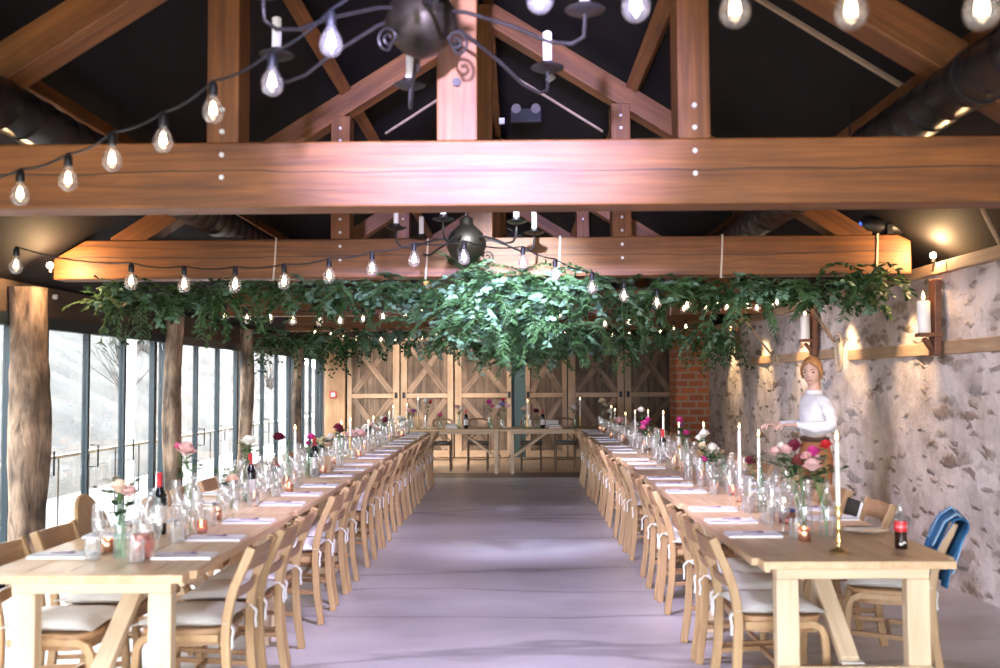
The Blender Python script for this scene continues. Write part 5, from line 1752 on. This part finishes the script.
for k, (y0, y1) in enumerate(WIN):
    o = light('window_portal', 'AREA', (XL - .12, (y0 + y1) / 2, 1.03), 1, aim=(XL + 2, (y0 + y1) / 2, 1.03))
    o.data.shape = 'RECTANGLE'; o.data.size = 2.0 if True else 1; o.data.size_y = y1 - y0
    o.rotation_euler = (PI / 2, 0, -PI / 2); o.data.size = y1 - y0; o.data.size_y = 2.05
    o.data.cycles.is_portal = True
o = light('doorway_portal', 'AREA', (-.25, YB - .25, 1.2), 1)
o.data.shape = 'RECTANGLE'; o.data.size = 6.9; o.data.size_y = 2.3; o.rotation_euler = (PI / 2, 0, 0)
o.data.cycles.is_portal = True

# violet-white stage spots aimed at the near truss and garland, then added fill spots
light('violet_spot', 'SPOT', (-.2, -.6, 2.25), SPOT, (.52, .50, 1.0), .06, aim=(-.17, 4.6, 2.86), angle=25, blend=1.0)
light('violet_garland_spot', 'SPOT', (-.12, 5.0, 3.75), GSPOT, (.62, .76, 1.0), .08, aim=(.0, 7.5, 2.18), angle=30, blend=.9)
light('violet_wall_fill', 'SPOT', (-.6, .8, 4.0), FSPOT * .35, (.80, .74, 1.0), .12, aim=(3.2, 7.4, .75), angle=46, blend=.9)  # unseen fill, added to brighten the stone wall
light('door_fill', 'SPOT', (-1.6, 15.2, 3.4), DSPOT, (1.0, .86, .74), .15, aim=(-1.1, 19.8, 1.5), angle=70, blend=.9)  # added fill without a fixture, brightens the barn doors
light('violet_floor_fill', 'SPOT', (-.2, 5.0, 2.62), FSPOT, (.72, .65, 1.0), .12, aim=(-.18, 6.7, 0), angle=100, blend=.8)  # extra unseen light, added to lift the aisle floor towards lilac
light('violet_floor_fill', 'SPOT', (-.2, 8.1, 2.55), FSPOT * 1.1, (.72, .65, 1.0), .12, aim=(-.2, 10.6, 0), angle=92, blend=.8)
light('violet_wall_fill', 'SPOT', (-.9, 5.0, 2.7), FSPOT * 1.1, (.86, .80, 1.0), .12, aim=(3.2, 7.3, .35), angle=60, blend=1.0)
light('violet_wall_fill', 'SPOT', (-.6, 8.1, 2.55), FSPOT * 2.0, (.90, .84, 1.0), .12, aim=(3.2, 11.2, .6), angle=60, blend=1.0)
light('door_fill', 'SPOT', (-1.6, 15.2, 3.4), DSPOT, (1.0, .86, .74), .15, aim=(-1.1, 19.8, 1.5), angle=70, blend=.9)
light('violet_floor_fill', 'SPOT', (-.2, 5.0, 4.0), FSPOT, (.72, .65, 1.0), .12, aim=(-.15, 7.4, 0), angle=96, blend=.9)
light('violet_wall_fill', 'SPOT', (-.9, 5.0, 3.8), FSPOT * .55, (.84, .78, 1.0), .12, aim=(3.2, 7.6, .75), angle=64, blend=.9)
light('door_fill', 'SPOT', (-1.6, 15.2, 3.4), DSPOT, (1.0, .86, .74), .15, aim=(-1.1, 19.8, 1.5), angle=70, blend=.9)
light('violet_floor_fill', 'SPOT', (-.2, .6, 4.2), FSPOT, (.72, .65, 1.0), .12, aim=(-.15, 7.6, 0), angle=50, blend=.9)
# warm lamps at the eaves and wall washers
for x, y, z in ((3.16, 7.36, 2.52), (-3.52, 7.36, 2.44)):
    light('warm_lamp', 'POINT', (x, y, z), WARM, (1, .62, .30), .03)
for y in (7.9, 9.4, 10.9, 12.6, 14.4):
    light('wall_washer', 'SPOT', (XR - .30, y, 2.30), WASH, (1, .66, .36), .04, aim=(XR, y + .05, 1.4), angle=70, blend=.7)
# unseen warm spots, added to lift the orange of the near timbers
for x in (-2.6, 2.0):
    light('warm_timber_fill', 'SPOT', (x * .8, 1.6, 1.9), UPW, (1, .60, .30), .25, aim=(x * .95, 4.7, 2.9), angle=75, blend=.9)

scn.view_settings.view_transform = 'Standard'
scn.view_settings.look = 'None'
scn.view_settings.gamma = 1.0
scn.view_settings.use_curve_mapping = False
scn.view_settings.exposure = EXPO
scn.cycles.use_denoising = True
scn.cycles.sample_clamp_indirect = 6.0
scn.cycles.sample_clamp_direct = 0.0
scn.cycles.max_bounces = 10
scn.cycles.transparent_max_bounces = 32
scn.cycles.diffuse_bounces = 5
scn.cycles.glossy_bounces = 4
scn.cycles.caustics_reflective = False
scn.cycles.caustics_refractive = False
